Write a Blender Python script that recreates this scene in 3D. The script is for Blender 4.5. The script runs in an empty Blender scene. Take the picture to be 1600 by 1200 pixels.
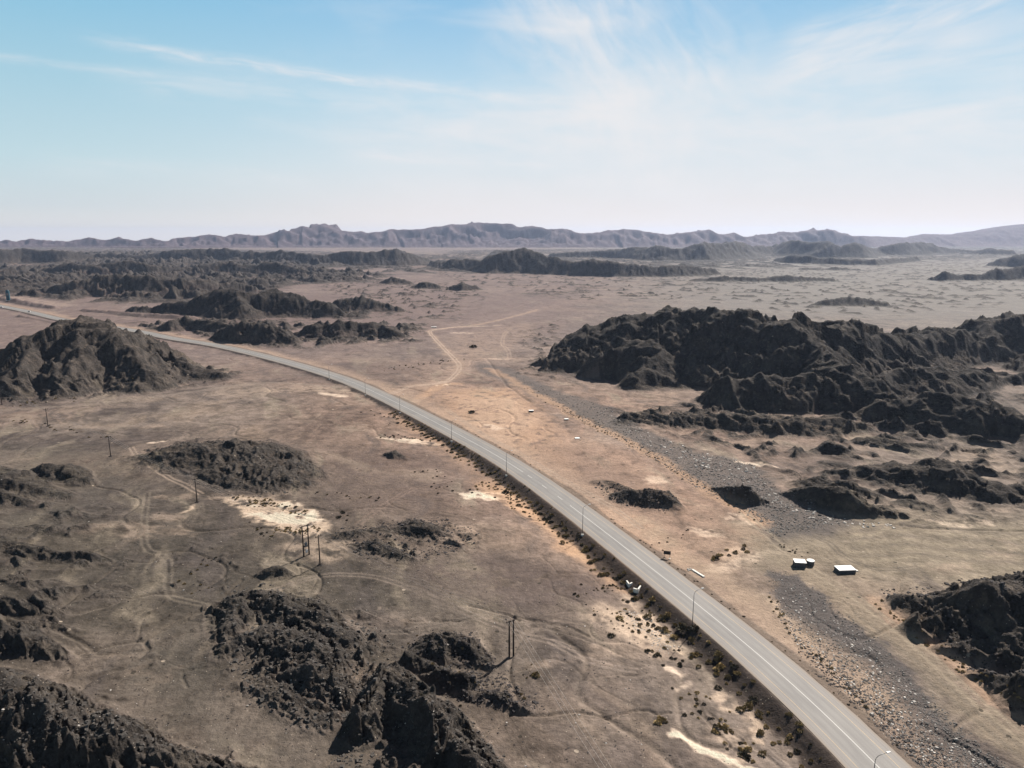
import bpy, math, random, time
import numpy as np
T0 = time.time()
sc = bpy.context.scene
COL = sc.collection
R = math.radians

# ------------------------------------------------------------------ camera
H = 95.0                       # drone height in metres
FPX = 1110.0                   # focal length in photo pixels (1600 wide)
PITCH = R(11.8)
cam_d = bpy.data.cameras.new('camera'); cam = bpy.data.objects.new('camera', cam_d); COL.objects.link(cam)
cam_d.sensor_width = 36.0; cam_d.lens = 36.0 * FPX / 1600.0
cam_d.clip_start = 0.5; cam_d.clip_end = 80000
cam.location = (0, 0, H); cam.rotation_euler = (R(90) - PITCH, 0, 0)
sc.camera = cam

# ------------------------------------------------------------------ light
SUN_AZ, SUN_EL = R(37), R(40)          # azimuth clockwise from +Y
sun_d = bpy.data.lights.new('sun', 'SUN'); sun = bpy.data.objects.new('sun', sun_d); COL.objects.link(sun)
sun_d.energy = 5.0; sun_d.angle = R(0.5); sun_d.color = (1.0, 0.93, 0.84)
sun.rotation_euler = (R(90) - SUN_EL, 0, math.pi - SUN_AZ)
sc.view_settings.view_transform = 'Standard'; sc.view_settings.look = 'None'
sc.view_settings.exposure = 0.8; sc.view_settings.gamma = 1.0
sc.view_settings.use_curve_mapping = False
sc.cycles.max_bounces = 3; sc.cycles.volume_bounces = 0; sc.cycles.diffuse_bounces = 1
sc.cycles.glossy_bounces = 2; sc.cycles.transmission_bounces = 1

# ------------------------------------------------------------------ node helpers
class NT:
    def __init__(s, tree): s.t = tree; s.n = tree.nodes; s.l = tree.links
    def put(s, sock, v):
        if isinstance(v, bpy.types.NodeSocket): s.l.new(v, sock)
        elif v is not None: sock.default_value = v
    def math(s, op, a, b=None, c=None, clamp=False):
        n = s.n.new('ShaderNodeMath'); n.operation = op; n.use_clamp = clamp
        s.put(n.inputs[0], a); s.put(n.inputs[1], b); s.put(n.inputs[2], c); return n.outputs[0]
    def mix(s, f, a, b, mode='MIX'):
        n = s.n.new('ShaderNodeMix'); n.data_type = 'RGBA'; n.blend_type = mode
        s.put(n.inputs[0], f)
        s.put(n.inputs[6], a if not isinstance(a, tuple) else (*a, 1)[:4]); s.put(n.inputs[7], b if not isinstance(b, tuple) else (*b, 1)[:4])
        return n.outputs[2]
    def noise(s, vec, scale, detail=3, rough=0.55, dist=0.0):
        n = s.n.new('ShaderNodeTexNoise'); s.put(n.inputs['Vector'], vec)
        n.inputs['Scale'].default_value = scale; n.inputs['Detail'].default_value = detail
        n.inputs['Roughness'].default_value = rough; n.inputs['Distortion'].default_value = dist
        return n.outputs[0]
    def ramp(s, f, pts):
        n = s.n.new('ShaderNodeValToRGB'); s.put(n.inputs[0], f); e = n.color_ramp.elements
        while len(e) < len(pts): e.new(0.5)
        for k, (p, c) in enumerate(pts):
            e[k].position = p; e[k].color = (*c, 1) if isinstance(c, tuple) else (c, c, c, 1)
        return n.outputs[0]
    def sstep(s, v, a, b):
        n = s.n.new('ShaderNodeMapRange'); n.interpolation_type = 'SMOOTHSTEP'
        s.put(n.inputs[0], v); n.inputs[1].default_value = a; n.inputs[2].default_value = b
        return n.outputs[0]
    def comb(s, x, y, z=0.0):
        n = s.n.new('ShaderNodeCombineXYZ'); s.put(n.inputs[0], x); s.put(n.inputs[1], y); s.put(n.inputs[2], z)
        return n.outputs[0]

# ------------------------------------------------------------------ sky
world = bpy.data.worlds.new("World"); sc.world = world; world.use_nodes = True
W = NT(world.node_tree); W.n.clear()
out = W.n.new('ShaderNodeOutputWorld'); bg = W.n.new('ShaderNodeBackground')
tc = W.n.new('ShaderNodeTexCoord'); sx = W.n.new('ShaderNodeSeparateXYZ'); W.l.new(tc.outputs['Generated'], sx.inputs[0])
el = W.math('MULTIPLY', W.math('ARCSINE', sx.outputs[2]), 180 / math.pi)
az = W.math('MULTIPLY', W.math('ARCTAN2', sx.outputs[0], sx.outputs[1]), 180 / math.pi)
sky = W.n.new('ShaderNodeTexSky'); sky.sky_type = 'NISHITA'; sky.sun_disc = False
sky.sun_elevation = SUN_EL; sky.sun_rotation = SUN_AZ; sky.altitude = 200
sky.air_density = 1.0; sky.dust_density = 1.2; sky.ozone_density = 2.0
skyc = W.mix(1.0, sky.outputs[0], (0.035, 0.035, 0.035), 'MULTIPLY')
eln = W.math('DIVIDE', el, 40.0, clamp=True)
gradC = W.ramp(eln, [(0.0, (.95, .85, .77)), (0.055, (.84, .80, .79)), (0.13, (.69, .77, .82)), (0.25, (.50, .70, .83)),
                     (0.42, (.27, .53, .78)), (1.0, (.07, .19, .42))])
gradL = W.ramp(eln, [(0.0, (.88, .82, .75)), (0.05, (.66, .72, .74)), (0.13, (.54, .71, .77)), (0.25, (.40, .63, .75)),
                     (0.42, (.22, .52, .74)), (1.0, (.07, .19, .42))])
grad = W.mix(W.sstep(az, -36, -2), gradL, gradC)
base = W.mix(W.sstep(el, 18, 30), grad, skyc)
def streak(a0, e0, a1, e1, wid, amp, nscale=0.35, nstretch=6.0, sharp=(0.35, 0.75)):
    """a cirrus streak between two directions (azimuth, elevation in degrees)"""
    dx, dy = a1 - a0, e1 - e0; L = math.hypot(dx, dy); ux, uy = dx / L, dy / L
    X = W.math('SUBTRACT', az, a0); Y = W.math('SUBTRACT', el, e0)
    u = W.math('ADD', W.math('MULTIPLY', X, ux), W.math('MULTIPLY', Y, uy))
    v = W.math('SUBTRACT', W.math('MULTIPLY', Y, ux), W.math('MULTIPLY', X, uy))
    n = W.noise(W.comb(W.math('DIVIDE', u, nstretch if wid < 2 else 2.6), v, a0), nscale * 2.2, 6, 0.62 if wid < 2 else .5, 0.6)
    wob = W.noise(W.comb(W.math('DIVIDE', u, 7.0), 0.0, e0 + a0), 1.0, 2)
    v2 = W.math('DIVIDE', W.math('ADD', v, W.math('MULTIPLY', W.math('SUBTRACT', wob, 0.5), wid * 2.0)), wid)
    g = W.math('EXPONENT', W.math('MULTIPLY', W.math('MULTIPLY', v2, v2), -1.0))
    ends = W.math('MULTIPLY', W.sstep(u, -0.12 * L, 0.18 * L), W.math('SUBTRACT', 1.0, W.sstep(u, 0.8 * L, 1.1 * L)))
    m = W.math('MULTIPLY', W.math('MULTIPLY', g, ends), W.sstep(n, *sharp))
    return W.math('MULTIPLY', m, amp)
def azel(x, y):
    dx = (x - 800) / FPX; dy = (600 - y) / FPX
    d = (dx, math.cos(PITCH) + dy * math.sin(PITCH), -math.sin(PITCH) + dy * math.cos(PITCH))
    L = math.sqrt(sum(c * c for c in d))
    return math.degrees(math.atan2(d[0], d[1])), math.degrees(math.asin(d[2] / L))
ST = [((-60, 82), (260, 118), 0.25, .42, .8), ((150, 62), (640, 136), 0.40, .66, .8), ((560, 122), (920, 162), 0.36, .75, .8),
      ((180, 120), (640, 158), 0.9, .42, .5), ((380, 185), (560, 215), .5, .22, .5), ((560, 243), (900, 256), 0.42, .6, .8), ((500, 205), (1050, 232), 1.2, .4, .5),
      ((820, -90), (990, 190), 3.4, .62, .3), ((930, -60), (1130, 190), 4.0, .6, .3), ((760, 40), (980, 150), 2.6, .35, .4),
      ((1210, 112), (1620, -40), 1.3, .62, .5), ((1230, 60), (1500, -20), 1.0, .5, .6), ((1120, 215), (1440, 148), 0.6, .5, .6),
      ((980, 120), (1010, 330), 4.5, .55, .3), ((900, 150), (1700, 230), 2.6, .5, .3), ((1150, 240), (1760, 120), 1.7, .65, .35), ((1380, 200), (1750, 190), 1.4, .6, .4), ((860, 210), (1330, 240), 1.9, .60, .25), ((560, 190), (1300, 175), 2.4, .45, .3), ((1180, 140), (1700, 60), 1.5, .5, .35),
      ((600, 300), (1500, 290), 2.2, .42, .2), ((700, 170), (1120, 200), 1.6, .5, .35), ((60, 262), (520, 276), .8, .3, .5)]
cl = None
for p, q, w, a, ns in ST:
    a0, e0 = azel(*p); a1, e1 = azel(*q)
    s = streak(a0, e0, a1, e1, w, a, ns, sharp=(0.22, 0.80))
    cl = s if cl is None else W.math('SUBTRACT', W.math('ADD', cl, s), W.math('MULTIPLY', cl, s))
veil = W.noise(W.comb(W.math('DIVIDE', az, 22.0), W.math('DIVIDE', el, 5.0), 3.0), 1.0, 5, 0.55, 0.8)
veil = W.math('MULTIPLY', W.math('MULTIPLY', W.sstep(veil, 0.42, 0.72), 0.28), W.sstep(az, -30, 5))
cl = W.math('ADD', cl, veil, clamp=True)
cl = W.math('MULTIPLY', cl, W.math('SUBTRACT', 1.0, W.sstep(el, 22, 40)))
col = W.mix(cl, base, (.84, .83, .84))
bg.inputs[1].default_value = 0.574
world.cycles.sampling_method = 'MANUAL'; world.cycles.sample_map_resolution = 256
W.l.new(col, bg.inputs[0]); W.l.new(bg.outputs[0], out.inputs[0])

# ------------------------------------------------------------------ photo pixel -> ground point
def ray(x, y):
    x = np.asarray(x, float); y = np.asarray(y, float)
    dx = (x - 800) / FPX; dy = (600 - y) / FPX
    return dx, math.cos(PITCH) + dy * math.sin(PITCH), -math.sin(PITCH) + dy * math.cos(PITCH)
def P(x, y, z=0.0):
    a, b, c = ray(x, y); t = (z - H) / c
    return np.stack([a * t, b * t], -1)
def PP(s):
    """'x,y x,y ...' in photo pixels -> ground points"""
    return P(*np.array([[float(v) for v in q.split(',')] for q in s.split()]).T)
def proj(x, y, z):
    dz = z - H; d = y * math.cos(PITCH) - dz * math.sin(PITCH); u = y * math.sin(PITCH) + dz * math.cos(PITCH)
    return 800 + FPX * x / d, 600 - FPX * u / d, d

# ------------------------------------------------------------------ gradient noise
rng = np.random.default_rng(7)
_a = rng.uniform(0, 2 * np.pi, 4096).astype(np.float32); GX, GY = np.cos(_a), np.sin(_a)
def perlin(x, y, seed=0):
    xi = np.floor(x); yi = np.floor(y); fx = (x - xi).astype(np.float32); fy = (y - yi).astype(np.float32)
    xi = xi.astype(np.int64); yi = yi.astype(np.int64)
    def g(ix, iy, dx, dy):
        h = (ix * 374761393 + iy * 668265263 + seed * 2246822519) & 0xffffffff
        h = ((h ^ (h >> 13)) * 1274126177) & 0xffffffff
        h = (h ^ (h >> 16)) & 4095
        return GX[h] * dx + GY[h] * dy
    u = fx * fx * fx * (fx * (fx * 6 - 15) + 10); v = fy * fy * fy * (fy * (fy * 6 - 15) + 10)
    a = g(xi, yi, fx, fy); b = g(xi + 1, yi, fx - 1, fy); c = g(xi, yi + 1, fx, fy - 1); d = g(xi + 1, yi + 1, fx - 1, fy - 1)
    return (a + u * (b - a) + v * ((c + u * (d - c)) - (a + u * (b - a)))) * 1.45
def ridged(x, y, seed): return 1.0 - np.abs(perlin(x, y, seed)) * 1.9
def cells(x, y, seed):
    """cellular blocks in -1..1: a random tilted level per cell"""
    xi = np.floor(x).astype(np.int64); yi = np.floor(y).astype(np.int64); best = np.full(x.shape, 9., np.float32); val = np.zeros(x.shape, np.float32)
    for ox in (-1, 0, 1):
        for oy in (-1, 0, 1):
            cx, cy = xi + ox, yi + oy; h = (cx * 374761393 + cy * 668265263 + seed * 2246822519) & 0xffffffff
            h = ((h ^ (h >> 13)) * 1274126177) & 0xffffffff; h = h ^ (h >> 16)
            px = cx + ((h & 255) / 255. * .9 + .05); py = cy + (((h >> 8) & 255) / 255. * .9 + .05)
            dx = (x - px).astype(np.float32); dy = (y - py).astype(np.float32); d = dx * dx + dy * dy; m = d < best
            t = (((h >> 16) & 255) / 127.5 - 1) * .8 + (GX[h & 4095] * dx + GY[h & 4095] * dy) * .8; best = np.where(m, d, best); val = np.where(m, t, val)
    return val.astype(np.float32)
def fbm(x, y, lam, n, seed=0, gain=0.5):
    s = 0; a = 1.0; t = 0
    for k in range(n):
        s = s + a * perlin(x / lam, y / lam, seed + k); t += a; a *= gain; lam *= 0.5
    return s / t
def ss(v, a, b):
    t = np.clip((v - a) / (b - a), 0, 1); return t * t * (3 - 2 * t)

# ------------------------------------------------------------------ distances
def dist_line(x, y, pts, vals=None, closed=False):
    """distance to a polyline; with vals, the values interpolated at the nearest point; also side sign"""
    best = np.full(x.shape, 1e9, np.float32); out = None if vals is None else np.zeros((len(vals[0]),) + x.shape, np.float32)
    side = np.zeros(x.shape, np.float32); n = len(pts)
    for k in range(n if closed else n - 1):
        p, q = pts[k], pts[(k + 1) % n]; d = q - p; L2 = max(float(d @ d), 1e-6)
        t = np.clip(((x - p[0]) * d[0] + (y - p[1]) * d[1]) / L2, 0, 1)
        ex = x - p[0] - t * d[0]; ey = y - p[1] - t * d[1]; dd = np.sqrt(ex * ex + ey * ey)
        m = dd < best; best[m] = dd[m]
        side[m] = np.sign(d[0] * ey - d[1] * ex)[m]
        if out is not None:
            for j in range(len(vals[0])): out[j][m] = (vals[k][j] + t * (vals[(k + 1) % n][j] - vals[k][j]))[m]
    return best, out, side
def inside(x, y, poly):
    r = np.zeros(x.shape, bool); n = len(poly)
    for k in range(n):
        (x0, y0), (x1, y1) = poly[k], poly[(k + 1) % n]
        if y0 == y1: continue
        r ^= ((y0 > y) != (y1 > y)) & (x < (x1 - x0) * (y - y0) / (y1 - y0) + x0)
    return r
def box_sel(x, y, pts, m):
    a = pts.min(0) - m; b = pts.max(0) + m
    return np.nonzero((x > a[0]) & (x < b[0]) & (y > a[1]) & (y < b[1]))[0]
def poly_mask(x, y, poly, soft):
    """1 inside, fading to 0 over soft metres either side of the edge"""
    res = np.zeros(x.shape, np.float32); i = box_sel(x, y, poly, soft)
    if len(i):
        d, _, _ = dist_line(x[i], y[i], poly, closed=True); s = np.where(inside(x[i], y[i], poly), d, -d)
        res[i] = ss(s, -soft, soft)
    return res
def line_mask(x, y, pts, w, soft):
    res = np.zeros(x.shape, np.float32); i = box_sel(x, y, pts, w + soft)
    if len(i):
        d, _, _ = dist_line(x[i], y[i], pts); res[i] = 1 - ss(d, max(w - soft, 0), w + soft)
    return res

# ------------------------------------------------------------------ road course
ROAD_PX = "1500,1330 1382,1200 1300,1120 1200,1032 1075,932 950,835 892,790 800,725 730,686 640,639 600,620 540,593 439,563 337,539 263,528 236,521 170,510 100,500 50,488 0,478 -90,462 -260,446"
_c = PP(ROAD_PX)
_c = np.vstack([_c[0] + (_c[0] - _c[1]) * 2.5, _c])
def resample(pts, step):
    # Catmull-Rom through the points, then even steps, then smoothing
    out = []
    for k in range(len(pts) - 1):
        p0, p1, p2, p3 = pts[max(k - 1, 0)], pts[k], pts[k + 1], pts[min(k + 2, len(pts) - 1)]
        for t in np.linspace(0, 1, 24, endpoint=False):
            out.append(0.5 * ((2 * p1) + (-p0 + p2) * t + (2 * p0 - 5 * p1 + 4 * p2 - p3) * t * t + (-p0 + 3 * p1 - 3 * p2 + p3) * t ** 3))
    out.append(pts[-1]); out = np.array(out)
    s = np.concatenate([[0], np.cumsum(np.linalg.norm(np.diff(out, axis=0), axis=1))])
    n = int(s[-1] / step); u = np.linspace(0, s[-1], n)
    return np.stack([np.interp(u, s, out[:, 0]), np.interp(u, s, out[:, 1])], -1)
ROAD = resample(_c, 4.0)
for _ in range(60):
    ROAD[1:-1] = 0.5 * ROAD[1:-1] + 0.25 * (ROAD[:-2] + ROAD[2:])
ROAD_S = np.concatenate([[0], np.cumsum(np.linalg.norm(np.diff(ROAD, axis=0), axis=1))])
_t = np.gradient(ROAD, axis=0); _t /= np.linalg.norm(_t, axis=1)[:, None]
ROAD_R = np.stack([_t[:, 1], -_t[:, 0]], -1)       # to the right of travel (away from the camera's left)
ROAD_C = ROAD[::6]                                   # coarse copy for distance queries
HALF = 6.0
def road_s_at(x, y):
    p = P(x, y); return float(ROAD_S[np.argmin(((ROAD - p) ** 2).sum(1))])

# ------------------------------------------------------------------ hills: (x, y of the ridge, y of the front foot) in photo pixels
HILLS = []
UP = {'range': .95, 'crag': .9, 'outcrop_p': .62, 'outcrop_s': .6, 'outcrop_t': .75, 'outcrop_r': .9, 'ridge_c': .8, 'knoll_b': .8, 'dark_hill_corner': .85, 'low_ridge_a': .85, 'left_hill': 1.0, 'peak_q': .95, 'bank_d': .85, 'dark_band_right': .88, 'dark_band_mid': .92}
def hill(g, s, wf=1.7, rough=1.0, back=None):
    q = np.array([[float(v) for v in t.split(',')] for t in s.split()])
    pts = []; vals = []
    for x, yt, yb in q:
        a, b, c = ray(x, yt); Tn = -c / b; Yb = P(x, yb)[1]
        h = (H - Yb * Tn) / (1 + wf * Tn); Y = Yb + wf * h
        up = 1.0 if g in ('mountains', 'pale_mountain', 'road_bank') else UP.get(g, 1.0)
        pts.append((float(a / b * Y), float(Y))); vals.append((float(h) * up, max(float(h) * wf, 1.0)))
    HILLS.append((g, np.array(pts), vals, rough, back or 1.15))
# big dark range on the right
hill('range', '862,556,572 885,524,585 920,500,592 965,484,598 1010,474,604 1060,468,598 1085,468,594', 1.7, 1.25)
hill('range', '1060,470,600 1095,468,604 1112,474,608 1140,476,612 1175,485,618 1200,489,622 1225,484,626 1250,483,628 1275,500,626 1303,514,622 1325,503,616 1350,505,608 1385,515,600 1420,521,590 1470,520,575 1530,518,570 1560,500,570 1592,496,570 1640,492,570 1750,500,560', 1.05, 1.25, 1.8)
hill('range', '1000,520,604 1030,545,606 1012,566,610 1000,585,612', 1.33)
hill('range', '1270,505,625 1290,535,635 1330,560,648 1375,585,655', 1.25, 1.1)
hill('range', '1130,590,640 1165,588,648 1215,585,650 1276,576,652 1300,590,650 1316,610,650', 1.17, 1.1)
hill('range', '1390,580,632 1418,567,628 1470,566,622 1529,574,610 1560,590,604', 1.25)
hill('range', '1380,625,668 1415,614,672 1438,606,676 1490,604,680 1530,614,684 1559,630,684 1600,650,690', 1.25, 1.1)
hill('range', '1549,590,606 1600,585,606 1680,590,610', 1.17)
hill('low_ridge_a', '1040,648,668 1060,643,670 1094,646,672 1134,646,676 1195,647,686 1210,655,688', 1.56, 1.2)
hill('low_ridge_a', '975,640,662 1000,637,664 1040,642,668', 1.56)
hill('low_ridge_b', '1215,659,684 1249,654,686 1296,653,684 1318,654,682 1340,662,680', 1.40, 1.2)
hill('low_ridge_b', '1345,682,696 1390,684,700 1440,690,702 1465,695,702', 1.40)
hill('low_ridge_b', '1285,700,710 1300,690,712 1325,700,712', 1.40)
hill('ridge_c', '1305,730,746 1350,721,756 1412,717,768 1475,723,782 1512,730,788 1540,745,790', 1.72, 1.2)
hill('ridge_c', '1525,760,790 1562,752,796 1600,755,802 1680,752,812', 1.56)
hill('ridge_c', '1240,747,760 1270,742,768 1325,747,776 1350,756,780', 1.72)
hill('ridge_c', '1385,778,790 1407,771,792 1440,782,800', 1.56)
hill('bank_d', '1213,767,770 1240,761,778 1262,760,790 1290,763,800 1315,768,806 1340,785,808 1380,797,808', 0.75, 0.5, 4)
hill('bank_e', '1120,764,768 1140,763,782 1165,767,790 1185,777,788', 0.7, 0.4, 3)
# bottom right crag
hill('crag', '1376,927,932 1400,926,955 1450,920,985 1487,917,1008 1522,907,1028 1540,903,1040 1575,909,1045 1600,904,1050 1700,890,1060', 1.0, 0.9, 1.6)
hill('crag', '1450,958,1012 1480,945,1015 1512,937,1020 1520,960,1030 1540,985,1040', 0.9)
hill('crag', '1470,1015,1030 1520,1000,1050 1600,985,1080 1700,970,1100', 1.56, .8)
hill('crag', '1556,1052,1085 1600,1047,1125 1680,1035,1160', 0.9, .8, 1.8)
# left hill with the gullied face
hill('left_hill', '-60,566,600 0,547,600 34,535,604 67,522,606 108,505,610 132,492,612 150,503,612 175,510,608 199,522,604 216,519,600 233,528,598 250,548,596 280,572,594 310,584,594', 1.33, 1.25)
hill('left_hill', '132,510,616 125,545,620 105,575,624 92,600,628', 1.4)
hill('left_hill', '185,512,612 200,545,616 212,575,618', 1.4)
hill('left_hill', '60,530,612 45,560,618 30,585,626', 1.4)
hill('left_hill', '262,568,600 300,577,598 340,585,596', 1.72, 1.2)
# middle left hills
hill('mid_hill', '202,480,488 229,477,490 250,478,490 270,472,492 294,472,493 310,462,494 337,455,495 364,452,496 385,455,496 405,458,497 429,453,496 472,462,496 489,468,496 520,472,497 537,486,496', 1.25, 1.2)
hill('mid_hill', '370,456,500 380,475,502', 1.4)
hill('mid_hill_b', '525,470,486 564,462,488 584,468,488 600,471,488 628,482,488', 1.25)
hill('low_hills', '202,505,516 219,500,518 245,503,518 270,500,518 290,495,516 310,501,516 337,500,520 358,509,522', 1.25, 1.2)
hill('low_hills', '340,514,534 370,508,536 398,506,538 430,515,540 455,524,540', 1.48, 1.2)
hill('low_hills', '459,516,526 499,507,530 530,502,532 560,505,530 584,504,530 611,512,530 635,522,530', 1.33, 1.2)
# far rough belt
hill('rough_belt', '-80,430,444 0,431,444 30,432,446 50,440,448', 1.25, 1.2)
hill('rough_belt', '67,420,430 101,411,432 140,413,434 186,408,434 236,417,434 304,418,432 351,409,431 380,412,432 432,409,433 449,414,434 499,428,436 560,430,438', 1.25, 1.2)
hill('rough_belt', '60,452,462 101,444,464 140,436,464 175,428,464 236,431,466 304,438,464 337,441,462 378,441,460 395,446,460', 1.25, 1.3)
hill('far_knolls', '597,438,444 614,431,445 638,438,445', 1.40)
hill('far_knolls', '645,446,451 662,438,452 685,446,452', 1.40)
hill('far_knolls', '702,448,454 722,441,455 746,447,454', 1.40)
hill('far_knolls', '525,434,440 550,431,440 572,436,440', 1.40)
# dark bands in the distance
hill('dark_band_left', '-160,386,414 0,386,413 34,387,412 101,391,412 142,398,410 169,394,410 216,398,410 243,391,410 310,387,410 337,387,410 378,392,411 405,394,412 456,389,414 489,396,415 520,392,415 564,392,416 598,389,416 616,384,416 638,391,415 668,402,413', 1.15, 1.35)
hill('dark_band_mid', '675,408,416 700,404,422 722,403,424 750,406,426 780,394,428 800,392,428 817,384,428 834,389,428 851,396,429 884,405,430 905,408,431 928,403,432 962,410,433 1002,411,433 1040,416,433 1070,412,432 1115,418,430', 1.15, 1.2)
hill('dark_band_mid', '765,397,404 778,389,403 800,392,403', 1.15, 1.35)
hill('dark_band_right', '860,396,402 884,392,403 952,389,404 1002,382,406 1036,379,408 1060,384,408 1094,377,408 1127,379,406 1151,376,404 1175,382,402 1205,385,400', 1.15, 1.35)
hill('dark_band_right', '1205,385,398 1222,378,400 1239,372,402 1269,376,403 1293,371,404 1316,382,404 1333,376,404 1347,382,402 1370,385,400 1404,378,400 1451,377,398 1465,384,397 1499,388,396 1530,391,397', 1.15, 1.35)
hill('dark_band_right', '1215,402,410 1242,398,412 1290,401,414 1364,404,415 1431,401,408', 1.15, 1.35)
hill('dark_band_right', '1505,392,398 1545,385,399 1580,390,399', 1.15, 1.35)
hill('far_right_hill', '1451,435,438 1475,426,439 1499,430,438 1539,427,438 1559,418,438 1600,413,438 1690,405,436', 1.15, 1.35)
hill('far_right_hill', '1546,411,416 1565,403,417 1586,396,418 1620,395,418 1690,398,418', 1.15, 1.35)
hill('far_knolls_right', '1270,474,478 1293,468,479 1320,465,479 1357,467,479 1385,474,480', 1.72)
hill('far_knolls_right', '1080,436,440 1130,431,441 1180,433,441 1240,431,441 1300,434,440', 1.40)
hill('far_knolls_right', '1250,419,422 1310,417,423 1350,421,423', 1.40)
# foreground left
hill('knoll_a', '42,733,748 72,723,754 100,726,758 135,745,762', 2.00, 1.1)
hill('knoll_b', '-60,728,770 0,737,776 30,746,780 60,758,784 107,771,788', 2.39, 1.1)
hill('knoll_b', '-60,765,800 0,768,796 38,785,800', 1.60)
hill('knoll_c', '-40,845,880 0,850,878 50,856,880 100,866,884 140,864,882 165,872,884', 1.60, 1.2)
hill('knoll_c', '168,911,920 190,914,924 205,921,926', 1.79)
hill('knoll_c', '10,901,914 30,904,918 55,912,918', 1.79)
hill('knoll_d', '-40,935,965 0,940,962 25,938,962 60,952,964', 1.50)
hill('knoll_e', '-40,975,1030 10,976,1034 37,996,1036 67,1010,1040 100,1026,1044', 1.79, 1.1)
hill('knoll_e', '58,970,980 90,975,986 125,984,992', 1.79)
hill('dark_hill_corner', '-140,1040,1150 -40,1050,1160 25,1066,1180 60,1088,1205 92,1102,1225 127,1120,1235 160,1126,1240 212,1150,1250 250,1165,1255 312,1183,1262 370,1200,1270', 1.50, 1.2, .9)
hill('outcrop_p', '350,968,1010 367,924,985 400,916,970 450,925,985 490,944,1010 512,963,1020 545,985,1030', 1.50, 1.2)
hill('outcrop_p', '352,1000,1040 380,985,1035 420,975,1030 470,980,1050 500,1005,1075', 1.60, 1.1)
hill('outcrop_p', '455,1040,1085 480,1028,1095 510,1035,1105 530,1062,1115', 0.9, .9)
hill('outcrop_p', '420,1060,1095 450,1085,1130 500,1110,1160', 2.00, 1.0)
hill('peak_q', '588,1050,1108 597,1038,1112 617,1062,1142 650,1080,1162 687,1106,1192 725,1150,1236 755,1190,1272', 1.15, 1.2)
hill('peak_q', '597,1040,1114 583,1075,1148 564,1108,1175', 1.0, 1.1)
hill('peak_q', '650,1122,1178 680,1137,1205 715,1165,1240', 1.7, 1.1)
hill('outcrop_r', '650,1018,1040 662,1004,1042 676,991,1042 700,987,1040 716,992,1040 732,1004,1042 757,1021,1045 764,1036,1048', 1.66, 1.0)
hill('outcrop_r', '638,1020,1048 662,1031,1062 687,1040,1078 706,1046,1086 728,1052,1088', 1.0, 1.0)
hill('outcrop_r', '728,1078,1094 755,1078,1100 780,1083,1108 802,1096,1116 828,1108,1122', 1.60, 1.0)
hill('outcrop_s', '232,704,722 250,694,730 275,690,738 300,687,742 350,687,748 400,694,752 425,701,752 450,714,754 478,730,754 515,742,750', 2.60, 1.2)
hill('outcrop_s', '360,712,765 400,716,776 440,732,776 470,745,770', 2.60, 1.3)
hill('outcrop_t', '522,835,846 545,827,848 575,822,840 600,819,838 612,828,840', 2.00, 1.1)
hill('outcrop_t', '620,822,840 650,812,846 675,818,848 695,830,848', 2.79, 1.1)
hill('outcrop_t', '560,846,862 585,842,868 600,850,872 640,868,884', 2.20)
hill('outcrop_t', '708,828,838 737,833,842', 2.39)
hill('small_rocks', '543,953,960 562,951,966 596,966,972', 1.54)
hill('small_rocks', '622,707,714 633,703,716 648,712,716', 1.50)
hill('small_rocks', '400,893,902 415,886,906 432,884,906 448,892,902', 1.54, 1.3)
hill('outcrop_u', '960,770,786 985,766,792 1010,768,796 1040,774,800 1052,786,802', 1.60, 1.2)
hill('outcrop_u', '922,753,762 950,756,768 975,762,774', 2.00, 1.2)
# embankment of the other road, mountains
hill('road_bank', '-60,455,461 0,463,468 40,470,476 85,478,483', 2.2, .1)
hill('road_bank', '131,483,487 160,485,490 200,488,494 260,491,498 304,494,501', 2.2, .1)
hill('road_bank', '30,492,496 70,497,501 100,502,507', 2.2, .1)
MT = '-260,372 -120,377 0,376 13,374 27,377 44,371 67,374 101,376 135,371 162,375 189,371 216,376 243,371 267,376 283,370 331,366 354,369 371,364 415,369 439,361 456,362 472,355 486,357 499,350 510,354 526,360 554,362 564,361 574,364 608,361 614,357 655,357 678,352 732,350 746,347 793,348 810,354 830,352 851,356 884,357 905,363 935,361 948,358 975,357 1002,361 1043,366 1070,363 1104,358 1121,366 1148,361 1168,369 1208,364 1296,360 1316,363 1340,370'
hill('mountains', ' '.join(q + ',387' for q in MT.split()), 2.3, 1.3)
hill('mountains', ' '.join('%s,386' % q for q in '1325,368 1384,370 1414,371 1441,366 1499,366 1532,360 1573,352 1600,350 1700,346 1850,352'.split()), 4.0, .45)
hill('foothills', '120,385,388 260,384,388 420,383,387 560,381,387', 3.0, .8)
hill('foothills', '640,380,387 760,378,387 860,380,387 960,381,387', 3.0, .8)
hill('pale_mountain', '1440,368,374 1465,364,374 1499,354,374 1532,348,374 1600,345,374 1750,338,374 1900,345,374', 2.5, .25)
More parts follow.
